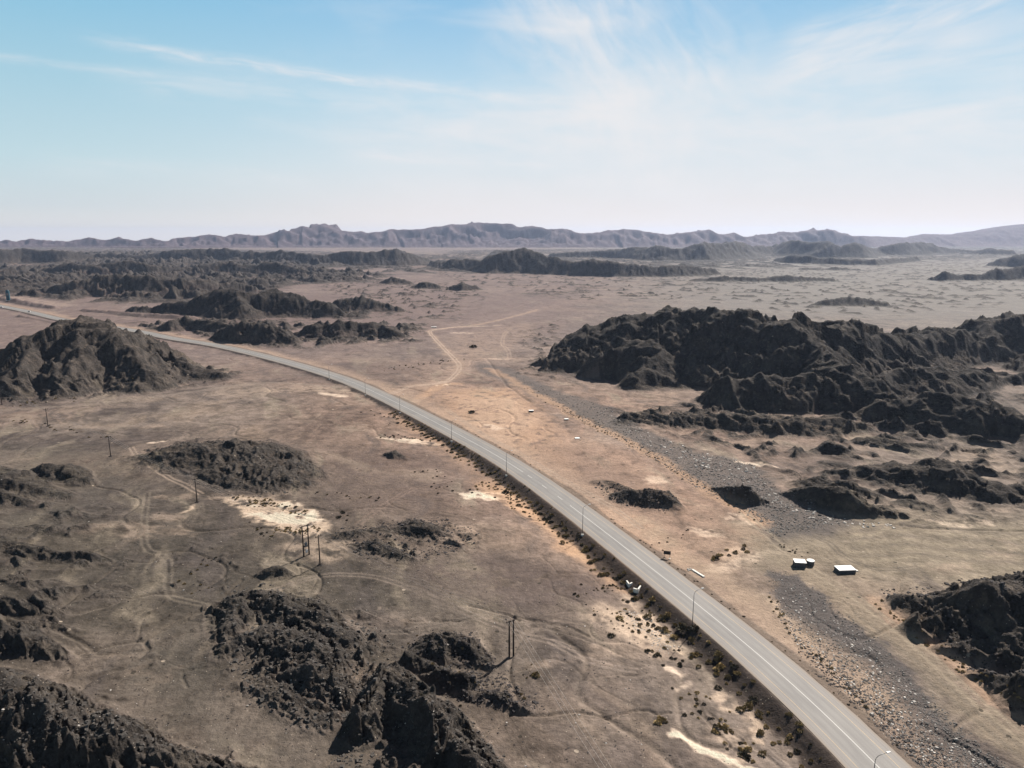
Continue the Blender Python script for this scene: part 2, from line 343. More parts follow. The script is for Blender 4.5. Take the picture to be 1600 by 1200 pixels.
# rough fields of small knobs: outline, height, wavelength, threshold
FIELDS = [
    ('rough_belt', '-80,422 60,419 180,409 300,412 430,410 520,426 600,430 560,440 430,446 400,462 300,470 200,472 60,464 -80,456', 17, 75, .45),
    ('rough_belt', '100,398 300,396 520,405 560,416 400,420 200,420 90,412', 26, 130, .45),
    ('mid_hill', '300,480 400,470 520,480 610,490 560,498 400,500 300,496', 6, 30, .4),
    ('low_hills', '190,506 360,498 480,506 660,508 650,534 460,544 340,540 300,524 200,520', 5, 28, .5),
    ('knoll_c', '-60,735 90,765 180,800 215,860 225,925 160,965 90,990 60,1005 -60,1020', 1.7, 24, .50),
    ('low_ridge_a', '960,640 1100,634 1230,640 1220,700 1120,690 1060,672', 4.0, 26, .5),
    ('low_ridge_b', '1050,668 1240,652 1480,690 1640,700 1640,760 1400,718 1250,742 1150,715', 2.6, 22, .56),
    ('ridge_c', '1330,775 1480,795 1640,800 1640,818 1450,815 1340,805', 1.2, 12, .6),
    ('range', '1120,600 1260,600 1400,620 1600,620 1660,700 1400,690 1300,655 1150,650', 5.5, 30, .5),
    ('range', '1020,520 1300,530 1420,540 1640,535 1640,580 1300,610 1100,590', 9, 45, .4),
    ('ridge_c', '1235,745 1400,722 1660,730 1660,800 1450,806 1300,780', 2.8, 18, .5),
    ('outcrop_p', '350,935 400,918 480,940 560,975 610,1005 585,1050 545,1120 500,1130 400,1085 348,1010', 2.6, 11, .45),
    ('outcrop_s', '240,705 310,688 420,695 510,742 455,768 400,772 320,745', 2.2, 13, .4),
    ('outcrop_t', '520,830 600,816 700,812 745,834 740,850 650,878 560,865', 1.6, 10, .5),
    ('peak_q', '580,1110 640,1090 700,1150 700,1200 640,1260 540,1260 550,1170', 1.4, 8, .5),
    ('dark_hill_corner', '-60,1075 100,1110 220,1155 340,1200 300,1260 -60,1260', 3.5, 11, .4),
    ('left_hill', '-60,560 120,560 260,560 360,585 300,600 200,612 90,628 -60,630', 4.5, 22, .5),
    ('scattered_knobs', '660,420 900,432 1640,400 1640,470 1300,500 1100,470 900,470 700,440', 3.2, 60, .73),
    ('scattered_knobs', '520,434 700,440 760,460 700,500 620,500 560,480 500,450', 3.4, 45, .70),
    ('scattered_knobs', '-60,380 700,398 700,392 1640,380 1640,400 1200,420 640,428 -60,420', 7, 110, .5),
    ('scattered_knobs', '810,520 880,500 870,560 900,600 820,590', 2.2, 22, .60),
    ('outcrop_t', '250,860 330,830 420,900 350,1010 200,1080 60,1150 200,1130', .9, 14, .78),
]
FIELDS = [(g, PP(s), a, l, t) for g, s, a, l, t in FIELDS]
GROUPS = []
for f in [h[0] for h in HILLS] + [f[0] for f in FIELDS] + ['off_frame']:
    if f not in GROUPS: GROUPS.append(f)
GULLY = [  # small washes and cut banks: course, half width m, depth m
    ('80,1037 112,1025 175,1007 225,1000 250,987 287,972 325,952 350,932 375,905', 1.0, .8),
    ('225,1000 232,1015 218,1030 190,1045 160,1052 135,1066 120,1085', 1.0, .7),
    ('290,1075 283,1060 285,1050 300,1046', .6, .5), ('0,958 40,970 80,962 130,940 200,935', .8, .4),
    ('800,1118 850,1122 900,1116 950,1122 990,1108 1010,1106 1025,1112 1045,1108', .7, .7),
    ('1085,1080 1100,1110 1120,1130 1150,1160 1175,1180', .8, .6), ('1110,1105 1150,1135 1200,1165 1240,1200', .7, .5),
    ('0,830 60,826 120,828 180,822 230,815', .7, .4), ('983,915 990,930 996,940 1010,955 1030,972 1050,990 1075,1015', 1.3, 1.0),
    ('120,865 180,880 230,878 262,872 290,860 320,842', .8, .5), ('800,962 850,970 890,978 920,992', .8, .6),
    ('730,945 770,955 800,962 810,968', .8, .6), ('760,560 775,580 790,600 830,630', 1.5, .8),
    ('860,830 900,845 940,850 975,870 990,900', .9, .5), ('635,975 628,985 640,990', .6, .6), ('640,972 680,970 715,968', .6, .6), ('665,968 712,968', .6, .5),
    ('228,705 270,735 320,755 360,768', 1.6, .9), ('540,850 553,858 563,860', .7, .6), ('1105,985 1150,1030 1200,1075', .0, .0),
    ('1210,1155 1250,1190', .7, .5), ('1440,1130 1500,1160 1560,1200', 1.0, .8), ('1350,818 1450,826 1600,830', 1.2, .7),
    ('1410,925 1440,905', .8, .5), ('1290,870 1320,890 1350,905 1370,905', .8, .4), ('430,790 470,805 510,812 540,805', 1.0, .6),
    ('820,455 860,440 900,428', 6, 2.5), ('790,486 840,470 900,462 980,452', 3, 1.6), ('690,800 740,805 800,790', .8, .3),
]
GULLY = [(PP(s), w * .6, d * .5) for s, w, d in GULLY if d > 0]

def terrain(x, y, want=False):
    """height of the land at x, y (metres); road surface is z = 0"""
    x = np.asarray(x, np.float32); y = np.asarray(y, np.float32)
    r = np.hypot(x, y); sp = r / 330.0
    n1 = perlin(x / 90, y / 90, 51); n2 = perlin(x / 90, y / 90, 52)
    n3 = perlin(x / 22, y / 22, 53); n4 = perlin(x / 22, y / 22, 54)
    wx = x + 7 * n1 + 2.4 * n3; wy = y + 7 * n2 + 2.4 * n4
    wsm = ss(r, 350, 1400); wx = x * wsm + wx * (1 - wsm); wy = y * wsm + wy * (1 - wsm)
    nearf = 1 - ss(r, 150, 330)
    wx = wx * (1 - nearf) + (x + 1.6 * n3) * nearf; wy = wy * (1 - nearf) + (y + 1.6 * n4) * nearf
    E = np.zeros(x.shape, np.float32); grp = np.full(x.shape, -1, np.int16); rough = np.ones(x.shape, np.float32); TT = np.full(x.shape, .6, np.float32)
    for g, pts, vals, ro, back in HILLS:
        wmax = max(v[1] for v in vals) * max(back, 1.0); i = box_sel(x, y, pts, wmax * 1.3 + 10)
        if not len(i): continue
        hx = wx[i]; hy = wy[i]
        if g in ('mountains', 'pale_mountain', 'foothills'):
            hx = hx + 60 * perlin(x[i] / 900, y[i] / 900, 61); hy = hy + 120 * perlin(x[i] / 900, y[i] / 900, 62)
        d, v, _ = dist_line(hx, hy, pts, vals); h, w = v
        # beyond the ridge (away from the camera) the slope runs at its own rate
        far = np.hypot(x[i], y[i]); pd = np.hypot(*pts.mean(0))
        if back != 1.15:
            c = np.interp(np.arctan2(x[i], y[i]), *zip(*sorted((math.atan2(a, b), math.hypot(a, b)) for a, b in pts)))
            w = np.where(far > c, w * back, w)
        t = np.clip(1 - d / (w * 1.15), 0, 1)
        e = h * (0.45 * t + 0.55 * t * t * (3 - 2 * t))
        m = e > E[i]; j = i[m]; E[j] = e[m]; grp[j] = GROUPS.index(g); rough[j] = ro; TT[j] = t[m]
    for g, poly, A, lam, th in FIELDS:
        i = box_sel(x, y, poly, lam)
        if not len(i): continue
        m = poly_mask(wx[i], wy[i], poly, lam * 0.8)
        k = ridged(wx[i] / lam, wy[i] / lam, 71) * 0.65 + 0.35 * ridged(wx[i] / lam * 2.1, wy[i] / lam * 2.1, 72)
        e = A * m * np.clip((k - th) / (1 - th), 0, 1) ** 1.2
        up = e * np.where(E[i] > 0.3, 0.6, 1.0)
        m2 = (up > 0.15) & (grp[i] < 0); grp[i[m2]] = GROUPS.index(g)
        E[i] = np.where(E[i] > e, E[i] + 0.35 * up, up + 0.35 * E[i])
    # the land outside the frame: more of the same hills
    a = np.abs(np.arctan2(x, y)); off = ss(a, 0.72, 0.85) * ss(r, 160, 320)
    i = np.nonzero(off > 0)[0]
    if len(i):
        k = ridged(x[i] / 420, y[i] / 420, 81) * .6 + ridged(x[i] / 150, y[i] / 150, 82) * .4
        e = off[i] * np.clip((k - .55) / .45, 0, 1) * (20 + 30 * ss(r[i], 500, 3000))
        m = e > E[i]; E[i[m]] = e[m]; grp[i[m]] = GROUPS.index('off_frame')
    # flat corridor for the road
    rd = np.full(x.shape, 999, np.float32); rside = np.zeros(x.shape, np.float32)
    i = box_sel(x, y, ROAD_C, 60); d, _, s = dist_line(x[i], y[i], ROAD_C); ok = d < 60
    d2 = d.copy(); rd[i] = np.minimum(d2, 999); rside[i] = s      # side > 0: left of travel = camera's left
    keep = ss(rd, 9, 26); E = E * keep
    # gullied rock on the hills
    z = E.copy()
    i = np.nonzero(E > 0.12)[0]
    cav = np.zeros(x.shape, np.float32)
    if len(i):
        Ei = E[i]; xi = x[i]; yi = y[i]; si = sp[i]; ri = rough[i]; det = np.zeros(len(i), np.float32); prev = np.ones(len(i), np.float32)
        xw = xi.copy(); yw = yi.copy()
        fr = ss(np.hypot(xi, yi), 500, 1500); mt_ = (np.hypot(xi, yi) > 5000) * 1.0; si = np.where(fr > .5, si * .6, si)
        for k, lam in enumerate((1100, 560, 280, 130, 64, 33, 17, 9.5, 5.2, 2.9, 1.6, 0.9)):
            wgt = (1 - ss(si * 2.2, lam * .5, lam)) * ss(Ei, lam * 0.010, lam * 0.05)
            j = np.nonzero(wgt > 0.01)[0]
            if not len(j): continue
            ca, sa = math.cos(1.1 * k), math.sin(1.1 * k); u_ = (xw[j] * ca + yw[j] * sa) / lam; v_ = (yw[j] * ca - xw[j] * sa) / lam
            rr = ridged(u_ + 3.1 * k, v_ - 1.7 * k, 90 + k) * .55 + .45 * (.56 + .8 * perlin(u_ * 1.3, v_ * 1.3, 190 + k))
            cap = (.11 + .13 * fr[j] + .18 * mt_[j]) if lam > 40 else .17 if lam > 12 else .22
            amp = np.minimum((0.20 + .1 * mt_[j] if lam > 12 else 0.32) * lam, cap * Ei[j]) * ri[j] * wgt[j]
            det[j] += (rr - 0.58) * amp * (0.5 + 0.5 * prev[j])
            prev[j] = np.clip(prev[j] * 0.35 + 0.65 * np.clip(rr * 1.1, 0, 1), 0, 1)
            wn = perlin(u_ * .7, v_ * .7, 290 + k); xw[j] += wn * lam * .16; yw[j] -= wn * lam * .16
        ribs = np.zeros(len(i), np.float32)
        for q, (lam, k_) in enumerate(((26, .13), (13, .16), (6.2, .22), (3.0, .26), (1.5, .28))):
            wgt = (1 - ss(si * 2.0, lam * .5, lam)) * ss(Ei, lam * .02, lam * .12) * (1 - mt_); j = np.nonzero(wgt > .01)[0]
            if not len(j): continue
            th = 2.2 + .35 * perlin(xi[j] / 160, yi[j] / 160, 500); ca, sa = np.cos(th), np.sin(th)
            u_ = xi[j] * sa + yi[j] * ca; v_ = yi[j] * sa - xi[j] * ca; v_ = v_ + .5 * lam * perlin(xi[j] / (2.2 * lam), yi[j] / (2.2 * lam), 505 + q)
            rg = ridged(u_ / (lam * 2.6), v_ / lam, 510 + q); rg = rg * np.abs(rg) - .30; a_ = np.minimum(k_ * lam, .30 * Ei[j] + .05) * wgt[j]
            det[j] += rg * a_; ribs[j] += rg * wgt[j] * (.35 if lam > 10 else .5)
        # broken blocks: every cell of a slanted, stretched cell pattern sits a little higher or lower
        for q, (lam, am) in enumerate(((52, 5.0), (21, 2.2), (8.5, 1.3), (3.6, .75), (1.7, .38))):
            wgt = (1 - ss(si * 1.6, lam * .3, lam * .6)) * ss(Ei, am * .5, am * 3.5); j = np.nonzero(wgt > .01)[0]
            if not len(j): continue
            ca, sa = math.cos(.6 + .5 * q), math.sin(.6 + .5 * q); jx = xi[j] + .25 * lam * perlin(xi[j] / lam, yi[j] / lam, 400 + q); jy = yi[j] + .25 * lam * perlin(xi[j] / lam, yi[j] / lam, 410 + q)
            det[j] += cells((jx * ca + jy * sa) / (lam * 1.7), (jy * ca - jx * sa) / lam, 420 + q) * am * wgt[j] 
        edge = ss(Ei, 0.1, 0.9)
        far_ = np.isin(grp[i], [GROUPS.index(q) for q in ('mountains', 'pale_mountain', 'foothills')])
        z[i] = Ei * 1.0 + det * edge * np.where(far_, 1 - .8 * ss(TT[i], .7, 1), 1 - .5 * ss(TT[i], .6, 1))
        cav[i] = np.clip(.5 + .45 * ribs + .25 * (prev - .5), 0, 1)
    # flat ground
    und = 0.45 * perlin(x / 70, y / 70, 11) + 0.30 * perlin(x / 27, y / 27, 12)
    und = und + 0.6 * ss(r, 300, 900) * perlin(x / 230, y / 230, 13) + 1.6 * ss(r, 900, 2500) * perlin(x / 600, y / 600, 14)
    for lam, am, sd in ((11, .17, 15), (4.6, .10, 16), (2.0, .055, 17), (.95, .03, 18)):
        wgt = 1 - ss(sp * 2.0, lam * .5, lam); j = np.nonzero(wgt > .01)[0]
        if len(j): und[j] += wgt[j] * am * perlin(x[j] / lam, y[j] / lam, sd)
    # little drainage lines
    dl = np.zeros(x.shape, np.float32); j = np.nonzero(r < 1300)[0]
    if len(j):
        qx = x[j] + 5 * n3[j]; qy = y[j] + 5 * n4[j]
        q = 1 - ss(np.abs(perlin(qx / 34, qy / 34, 21)), 0.0, 0.05); q = q * ss(perlin(x[j] / 80, y[j] / 80, 22), -.25, .15)
        q2 = 1 - ss(np.abs(perlin(qx / 13, qy / 13, 23)), 0.0, 0.07); q2 = q2 * ss(perlin(x[j] / 45, y[j] / 45, 24), 0.0, .3)
        dl[j] = np.maximum(q, .5 * q2); und[j] -= .42 * q + .20 * q2
    for pts, w, dep in GULLY:
        i = box_sel(x, y, pts, w * 4)
        if len(i):
            d, _, s = dist_line(x[i] + .8 * n3[i], y[i] + .8 * n4[i], pts)
            und[i] -= dep * (1 - ss(d, w * .4, w * 1.6)) ; dl[i] = np.maximum(dl[i], .6 * (1 - ss(d, w * .5, w * 1.8)))
    und = und * ss(rd, 7, 22)
    # road embankment: a ditch on the camera's side, a shallow verge on the other
    L = rside > 0; ef = 1 - .55 * ss(r, 260, 480)
    und = und + np.where(L, -1.8 * ef * ss(rd, HALF + .2, HALF + 4.6) * (1 - 0.72 * ss(rd, HALF + 6.5, HALF + 22) - .28 * ss(rd, HALF + 20, 50)),
                         -0.45 * ss(rd, HALF + .2, HALF + 2.5) * (1 - ss(rd, HALF + 6, 40)))
    und = und - 0.18 * (1 - ss(rd, HALF - .3, HALF + .1)) - 0.05 * (1 - ss(rd, HALF, HALF + 4))
    z = z + und
    if want: return z, E, grp, TT, cav, rd, rside, dl, n1, n2, n3, n4
    return z

# ------------------------------------------------------------------ the land as one polar grid
def steps(pairs, r0):
    out = [r0]
    for r1, k in pairs:
        while out[-1] < r1: out.append(out[-1] * (1 + k))
    return np.array(out)
rr = steps([(95, 1 / 45), (330, 1 / 430), (800, 1 / 400), (3200, 1 / 290), (5200, 1 / 220), (9500, 1 / 230), (14500, 1 / 60)], 8.0)
inner = np.arange(-0.70, 0.70, 1 / 720.0); outer = np.linspace(0.70, 2 * np.pi - 0.70, 260)[:-1]
aa = np.concatenate([inner, outer]); NA, NR = len(aa), len(rr)
AA, RR = np.meshgrid(aa, rr); X = (RR * np.sin(AA)).ravel().astype(np.float32); Y = (RR * np.cos(AA)).ravel().astype(np.float32)
Z, E, GRP, TTG, CAV, RD, RS, DL, N1, N2, N3, N4 = terrain(X, Y, True)
print('terrain', NA, NR, len(X), round(time.time() - T0, 1))

# ------------------------------------------------------------------ colours of the land (albedo)
def lerp(c, col, m):
    for k in range(3): c[k] += (col[k] - c[k]) * m
    return c
rG = np.hypot(X, Y)
C = np.empty((3, len(X)), np.float32)
for k, v in enumerate((.238, .197, .163)): C[k] = v
big = fbm(X, Y, 140, 4, 31); mid = fbm(X + 9 * N3, Y + 9 * N4, 38, 5, 35, .6); fine = fbm(X, Y, 6, 4, 41, .6); mid2 = fbm((X * .95 + Y * .31) + 9 * N3, (Y * .95 - X * .31) / 2.2, 11, 5, 141, .62)
wash = fbm((X * .95 + Y * .31) / 1.0 + 6 * N3, (Y * .95 - X * .31) / 4.5, 16, 4, 45, .6)
def blob(px, py, rx, ry=None):
    p = P(px, py); return np.exp(-(((X - p[0]) / rx) ** 2 + ((Y - p[1]) / (ry or rx)) ** 2))
lerp(C, (.275, .200, .155), ss(big, -.15, .35) * .7)
lerp(C, (.125, .104, .092), ss(mid, .02, .34) * .80)
lerp(C, (.330, .262, .198), ss(-mid, .06, .38) * .70)
lerp(C, (.36, .235, .170), np.clip(blob(780, 650, 120, 140) + blob(1000, 800, 55, 60) * .8, 0, 1) * .66)      # reddish gravel plain by the road
lerp(C, (.225, .165, .142), ss(rG, 450, 900) * .55 * ss(-X, -900, 200))
lerp(C, (.135, .122, .097), np.clip(blob(330, 1080, 55, 55) + blob(150, 960, 90, 70) + blob(60, 800, 80, 60) * .6, 0, 1) * .72)
C *= 1 - .25 * ss(-mid2, -.1, .4)
C *= 1 - .22 * np.clip(blob(400, 1060, 75, 60) + blob(60, 900, 90, 80), 0, 1)
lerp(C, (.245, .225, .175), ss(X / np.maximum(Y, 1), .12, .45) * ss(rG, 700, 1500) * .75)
lerp(C, (.265, .225, .160), np.clip(blob(1400, 860, 45, 26) + blob(1560, 850, 60, 26), 0, 1) * .75)
fv = fbm(X, Y, 170, 6, 151, .66); gv = fbm(X * .55, Y, 26, 5, 161, .66)
lerp(C, (.36, .29, .235), ss(fv, .12, .45) * .55); lerp(C, (.13, .105, .095), ss(-fv, .12, .45) * .55)
lerp(C, (.40, .31, .235), ss(gv, .20, .42) * .5); lerp(C, (.125, .105, .092), ss(-gv, .20, .42) * .5)
lerp(C, (.32, .27, .20), ss(wash, .12, .42) * .6)
lerp(C, (.13, .11, .10), ss(-wash, .12, .42) * .5)
C *= (1 + .55 * fine + .25 * fbm(X, Y, 1.6, 2, 171, .7))[None]
pale = fbm(X, Y, 9, 4, 48, .65) ; lerp(C, (.46, .37, .29), ss(pale, .40, .60) * ss(fbm(X, Y, 60, 2, 49), .05, .4) * .8)
lerp(C, (.36, .30, .23), DL * .14)
brk_x = fbm(X, Y, 5, 4, 181, .6) * 2.2; brk_y = fbm(X, Y, 5, 4, 191, .6) * 2.2
WX = X + 2.2 * N3 + 1.2 * fine * 3; WY = Y + 2.2 * N4 + 1.2 * mid * 3
def paint_poly(s, col, a=1.0, soft=2.0, brk=0.0):
    m = poly_mask(WX + 1.5 * brk_x, WY + 1.5 * brk_y, PP(s), soft)
    if col[0] > .55: brk = max(brk, .25)
    if brk: m = m * ss(pale + fine, -brk - .25, brk - .25)
    lerp(C, col, m * a)
def paint_line(s, w, col, a=1.0, soft=1.0, brk=0.0, pts=None, raw=False):
    if col[0] > .55 and not raw: brk = max(brk, .25)
    m = line_mask(X if raw else WX + brk_x, Y if raw else WY + brk_y, PP(s) if pts is None else pts, w, soft)
    if brk: m = m * ss(pale + fine, -brk - .25, brk - .25)
    lerp(C, col, m * a)
GRAV = (.150, .132, .120)
paint_poly('740,565 800,575 870,610 960,640 990,665 1090,705 1180,725 1215,765 1300,808 1340,815 1300,835 1210,845 1190,815 1090,765 1000,705 900,655 820,610 750,580', GRAV, .85, 4)
paint_poly('1195,885 1240,900 1290,935 1380,1010 1450,1090 1520,1150 1590,1215 1640,1260 1500,1290 1430,1180 1340,1095 1280,1035 1230,985 1208,930', (.135, .120, .112), .95, 1.3)
paint_poly('880,505 1000,480 1000,610 940,600 870,590', GRAV, .35, 12)
WHITE = (.74, .60, .46); CREAM = (.58, .455, .335); ORANGE = (.52, .34, .21)
paint_poly('345,776 400,773 440,780 470,784 500,805 522,820 500,842 450,838 400,815 372,795', CREAM, .9, 1.5, .25)
paint_poly('365,780 392,778 400,790 380,790', WHITE, .8, 1)
paint_poly('385,800 430,800 480,800 500,812 480,825 430,818', WHITE, .95, 1.2, .25)
paint_poly('475,800 488,794 503,812 488,816', WHITE, .95, .8); paint_poly('428,786 468,784 472,790 450,792', WHITE, .9, .8)
paint_poly('440,855 500,845 560,850 540,872 520,885 470,870', CREAM, .55, 3, .25)
paint_poly('712,768 745,764 800,765 808,772 760,776 725,776', WHITE, .95, 1.0, .3)
paint_poly('735,745 770,745 800,760 812,790 780,775 740,760', ORANGE, .6, 2.5)
paint_poly('590,683 640,681 680,685 690,690 640,689', WHITE, .8, 1.2, .3)
paint_poly('630,735 690,732 680,752 650,752', CREAM, .5, 3, .25); paint_poly('500,705 560,720 600,740 640,745 560,735', CREAM, .5, 3, .25)
paint_poly('880,780 910,800 960,790 1000,810 1060,850 1085,875 1075,885 1040,868 980,840 930,800', (.47, .31, .21), .85, 3)
paint_poly('1068,820 1110,825 1130,835 1135,842 1100,835', WHITE, .7, 1.2, .3); paint_poly('1125,800 1160,805 1190,820 1160,825', WHITE, .7, 1.2, .3)
paint_poly('1000,745 1030,745 1040,755 1010,755', WHITE, .7, 1.5, .3)
paint_line('1120,890 1160,870 1210,858', 2.2, WHITE, .7, 1.2, .4); paint_line('1130,880 1145,862 1160,855', 1.5, CREAM, .7, 1)
paint_line('830,790 860,815 890,840 930,855', 5, ORANGE, .65, 4); paint_line('795,760 830,790 880,830 950,880 985,910', 4, ORANGE, .7, 3)
paint_line('985,930 1010,950 1040,975 1060,1000', 2.6, CREAM, .9, 1.5, .4); paint_line('940,950 980,970 1010,985', 5, CREAM, .7, 3, .3)
paint_line('1040,1035 1060,1060', 1.6, WHITE, .7, 1.0, .4); paint_line('1067,1148 1120,1166 1180,1192 1220,1215', 1.6, WHITE, .85, .8)
paint_line('1120,1065 1145,1095', 1.6, CREAM, .7, 1, .4); paint_line('1180,1105 1200,1135', 1.4, CREAM, .7, 1, .4)
paint_line('1150,1140 1165,1165', 1.5, CREAM, .8, 1, .4)
paint_line('1205,940 1245,990 1290,1030', 1.0, CREAM, .8, .8, .4)
paint_line('455,770 420,775', 2, CREAM, .5, 2); paint_line('300,790 280,800', 1.5, CREAM, .8, 1.2)
paint_line('235,692 252,690', 1.8, WHITE, .8, 1)
paint_line('655,620 690,602 710,600', 3.5, ORANGE, .7, 3); paint_line('685,603 698,601', 2.0, WHITE, .9, 1)
paint_poly('690,610 800,605 860,660 900,740 840,720 760,690 700,650', ORANGE, .6, 10, .25)
paint_poly('720,625 800,620 840,660 800,690 750,680', CREAM, .30, 6, .3)
paint_poly('600,640 660,650 780,730 830,790 760,760 700,715', ORANGE, .4, 6, .2); paint_line('765,662 780,668', 2, WHITE, .7, 1)
paint_line('350,615 500,605 560,612', 8, CREAM, .35, 8)
paint_line('500,614 535,617', 3, WHITE, .7, 2, .3)
paint_poly('700,525 760,512 830,505 840,520 800,545 740,560 715,570 700,560', (.42, .31, .22), .55, 12, .2)
paint_line('680,515 730,511 780,508', 4, CREAM, .7, 3); paint_line('706,521 735,521', 4, WHITE, .8, 2); paint_line('765,560 790,562', 3, WHITE, .7, 2)
paint_line('1150,722 1210,728', 2, WHITE, .7, 1); paint_line('1450,818 1510,822', 1.6, WHITE, .6, 1); paint_line('1515,817 1550,817', 1.6, WHITE, .6, 1)
paint_line('0,462 60,470 100,478', 14, CREAM, .5, 8); paint_line('100,505 150,505', 6, ORANGE, .6, 4)
paint_line('930,640 1000,680 1100,735 1140,755', 0, CREAM, 0, 1)
paint_line('765,575 820,605 900,650 1000,700 1100,762 1190,818', 3.4, ORANGE, .55, 2.4)
paint_line('1372,940 1430,990 1500,1045 1580,1105 1620,1140', 3.2, ORANGE, .4, 2.4)
SAND = (.285, .235, .170)
paint_line('1150,820 1215,870 1270,905 1330,945 1400,1000 1470,1065 1540,1125 1640,1200', 3.6, SAND, .75, 2.0)
paint_line('1180,880 1240,850 1300,845 1420,860 1600,880', 5, (.29, .245, .18), .5, 4)
for k in range(-3, 6): paint_line('%d,%d 1420,%d 1660,%d' % (1330, 842 + 6 * k, 838 + 7 * k, 852 + 8 * k), .5, (.36, .31, .22) if k % 2 else (.15, .13, .11), .45, .7, .5)
paint_poly('640,885 760,862 900,890 970,930 900,952 760,950 660,930', (.135, .104, .094), .6, 7, .5)
paint_poly('520,700 700,700 770,745 650,800 520,800', (.160, .122, .106), .5, 10, .4)
paint_poly('820,690 930,700 1000,750 930,770 860,740', (.170, .125, .105), .5, 6, .4)
paint_poly('420,560 640,570 660,600 560,600 440,590', (.170, .130, .115), .45, 14, .4)
paint_poly('300,470 640,455 900,470 860,500 640,500 500,540 300,500', (.190, .140, .125), .45, 30, .3)
paint_poly('0,690 180,700 220,760 100,830 0,830', (.165, .145, .115), .5, 10, .4)
paint_poly('180,1010 330,960 350,1080 500,1170 560,1200 330,1200 200,1100', (.125, .115, .095), .5, 6, .6)
paint_poly('630,600 720,598 860,650 1000,722 1130,798 1190,838 1140,892 1060,884 1000,840 900,770 800,705 690,648', (.42, .29, .205), .40, 6, .45)
paint_line('1000,812 1060,862 1130,905 1250,990 1380,1110', 4, (.38, .30, .21), .6, 3, .5)
paint_line('620,612 660,600 700,590 720,570 760,560 800,562', 9, (.42, .31, .23), .45, 8, .3)
paint_line('500,560 640,520 760,500 900,470 1000,455', 16, (.36, .27, .215), .35, 16, .3)
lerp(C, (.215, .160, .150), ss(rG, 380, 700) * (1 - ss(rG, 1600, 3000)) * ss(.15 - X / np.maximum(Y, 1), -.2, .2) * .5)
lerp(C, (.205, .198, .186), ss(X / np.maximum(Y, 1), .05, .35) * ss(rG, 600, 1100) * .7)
C *= 1 - .15 * ss(-X - .1 * Y, -40, 60) * (1 - ss(rG, 350, 600))
# brown verge, darkened further for the shade on its slope, and wheel tracks
RL = ROAD_C
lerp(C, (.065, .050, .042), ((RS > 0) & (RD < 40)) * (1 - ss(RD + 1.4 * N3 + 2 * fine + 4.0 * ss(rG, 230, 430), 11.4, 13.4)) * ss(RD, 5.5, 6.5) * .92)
lerp(C, (.185, .145, .112), ((RS < 0) & (RD < 40)) * (1 - ss(RD + N3, 8.0, 9.2)) * .8)
lerp(C, (.42, .31, .225), ((RS < 0) & (RD < 60)) * ss(RD + N3, 8.4, 9.6) * (1 - ss(RD + 4 * N3, 11, 24)) * .6)
def tracks(s, col=(.38, .30, .23), w=.28, gap=.85, a=.75):
    p = resample(PP(s), 3.0); t = np.gradient(p, axis=0); t /= np.linalg.norm(t, axis=1)[:, None]; nn = np.stack([t[:, 1], -t[:, 0]], -1)
    for sgn in (-1, 1):
        paint_line('', w + .12, col, a, .35, 0, p[::2] + nn[::2] * gap * sgn, raw=True)
paint_line('', 3.4, (.40, .29, .21), .55, 3.0, 0, resample(PP('612,614 640,604 680,600 700,594 714,582 718,572 712,563 695,545 680,530 672,520 676,516 700,513 740,508 800,495 840,484'), 8))
tracks('612,614 640,604 680,600 700,594 714,582 718,572 712,563 695,545 680,530 672,520 676,516 700,513 740,508', (.42, .33, .26), .5, 1.3, .9)
tracks('796,560 794,548 785,537 786,528 790,520 800,513', (.40, .31, .24), .5, 1.3, .5)
tracks('800,700 887,752 955,790 1010,830'); tracks('700,640 760,680 800,700')
tracks('205,700 222,722 262,745 320,775'); tracks('230,770 226,850 262,872 266,930 320,945 330,990', (.26, .22, .17), .3, .9, .5)
tracks('390,935 500,900 600,905 700,945 800,985 900,1010', (.27, .22, .18), .3, .9, .6)
tracks('560,870 640,900 740,935 830,960 920,975', (.15, .12, .10), .3, .9, .6); tracks('600,900 720,955 780,985', (.13, .11, .09), .25, .8, .5)
tracks('1240,830 1290,845 1320,870 1370,890 1450,885', (.14, .12, .10), .25, .8, .55)
tracks('560,820 600,790 650,762 720,740 740,700', (.27, .2, .16), .3, 1., .5); tracks('430,990 520,1000 640,985 760,960', (.26, .22, .18), .3, .9, .4)
tracks('1160,800 1240,870 1330,930 1420,1000 1520,1090 1620,1170', (.34, .285, .21), .4, 1.2, .6)
tracks('860,1000 920,1030 980,1040 1020,1050', (.33, .27, .22), .25, .8, .6); tracks('1330,960 1480,1080 1600,1180', (.21, .18, .14), .4, 1.2, .5)
tracks('0,640 150,632 300,612 420,598 560,605', (.30, .25, .20), .6, 1.4, .6); tracks('0,655 60,660 120,668 240,662 400,660', (.28, .23, .19), .4, 1.2, .5)
for k in range(6): paint_line('%d,%d %d,%d' % (62 + 17 * k, 646, 70 + 17 * k, 660), 1.0, (.12, .10, .085), .6, .8)
# rock
rk = ss(E + 1.2 * mid2 + .9 * fine + .5 * mid, .25, 1.7) * ss(E, .03, .5)
scree = ss(E + .5 * fine + .4 * mid2, .02, .8) * (1 - rk) * .45
lerp(C, (.135, .112, .098), scree)
rk = np.clip(rk, 0, 1)
isroad = np.isin(GRP, [GROUPS.index('road_bank')]); rk = np.where(isroad, 0, rk)
mount = np.isin(GRP, [GROUPS.index(q) for q in ('mountains', 'pale_mountain', 'foothills')])
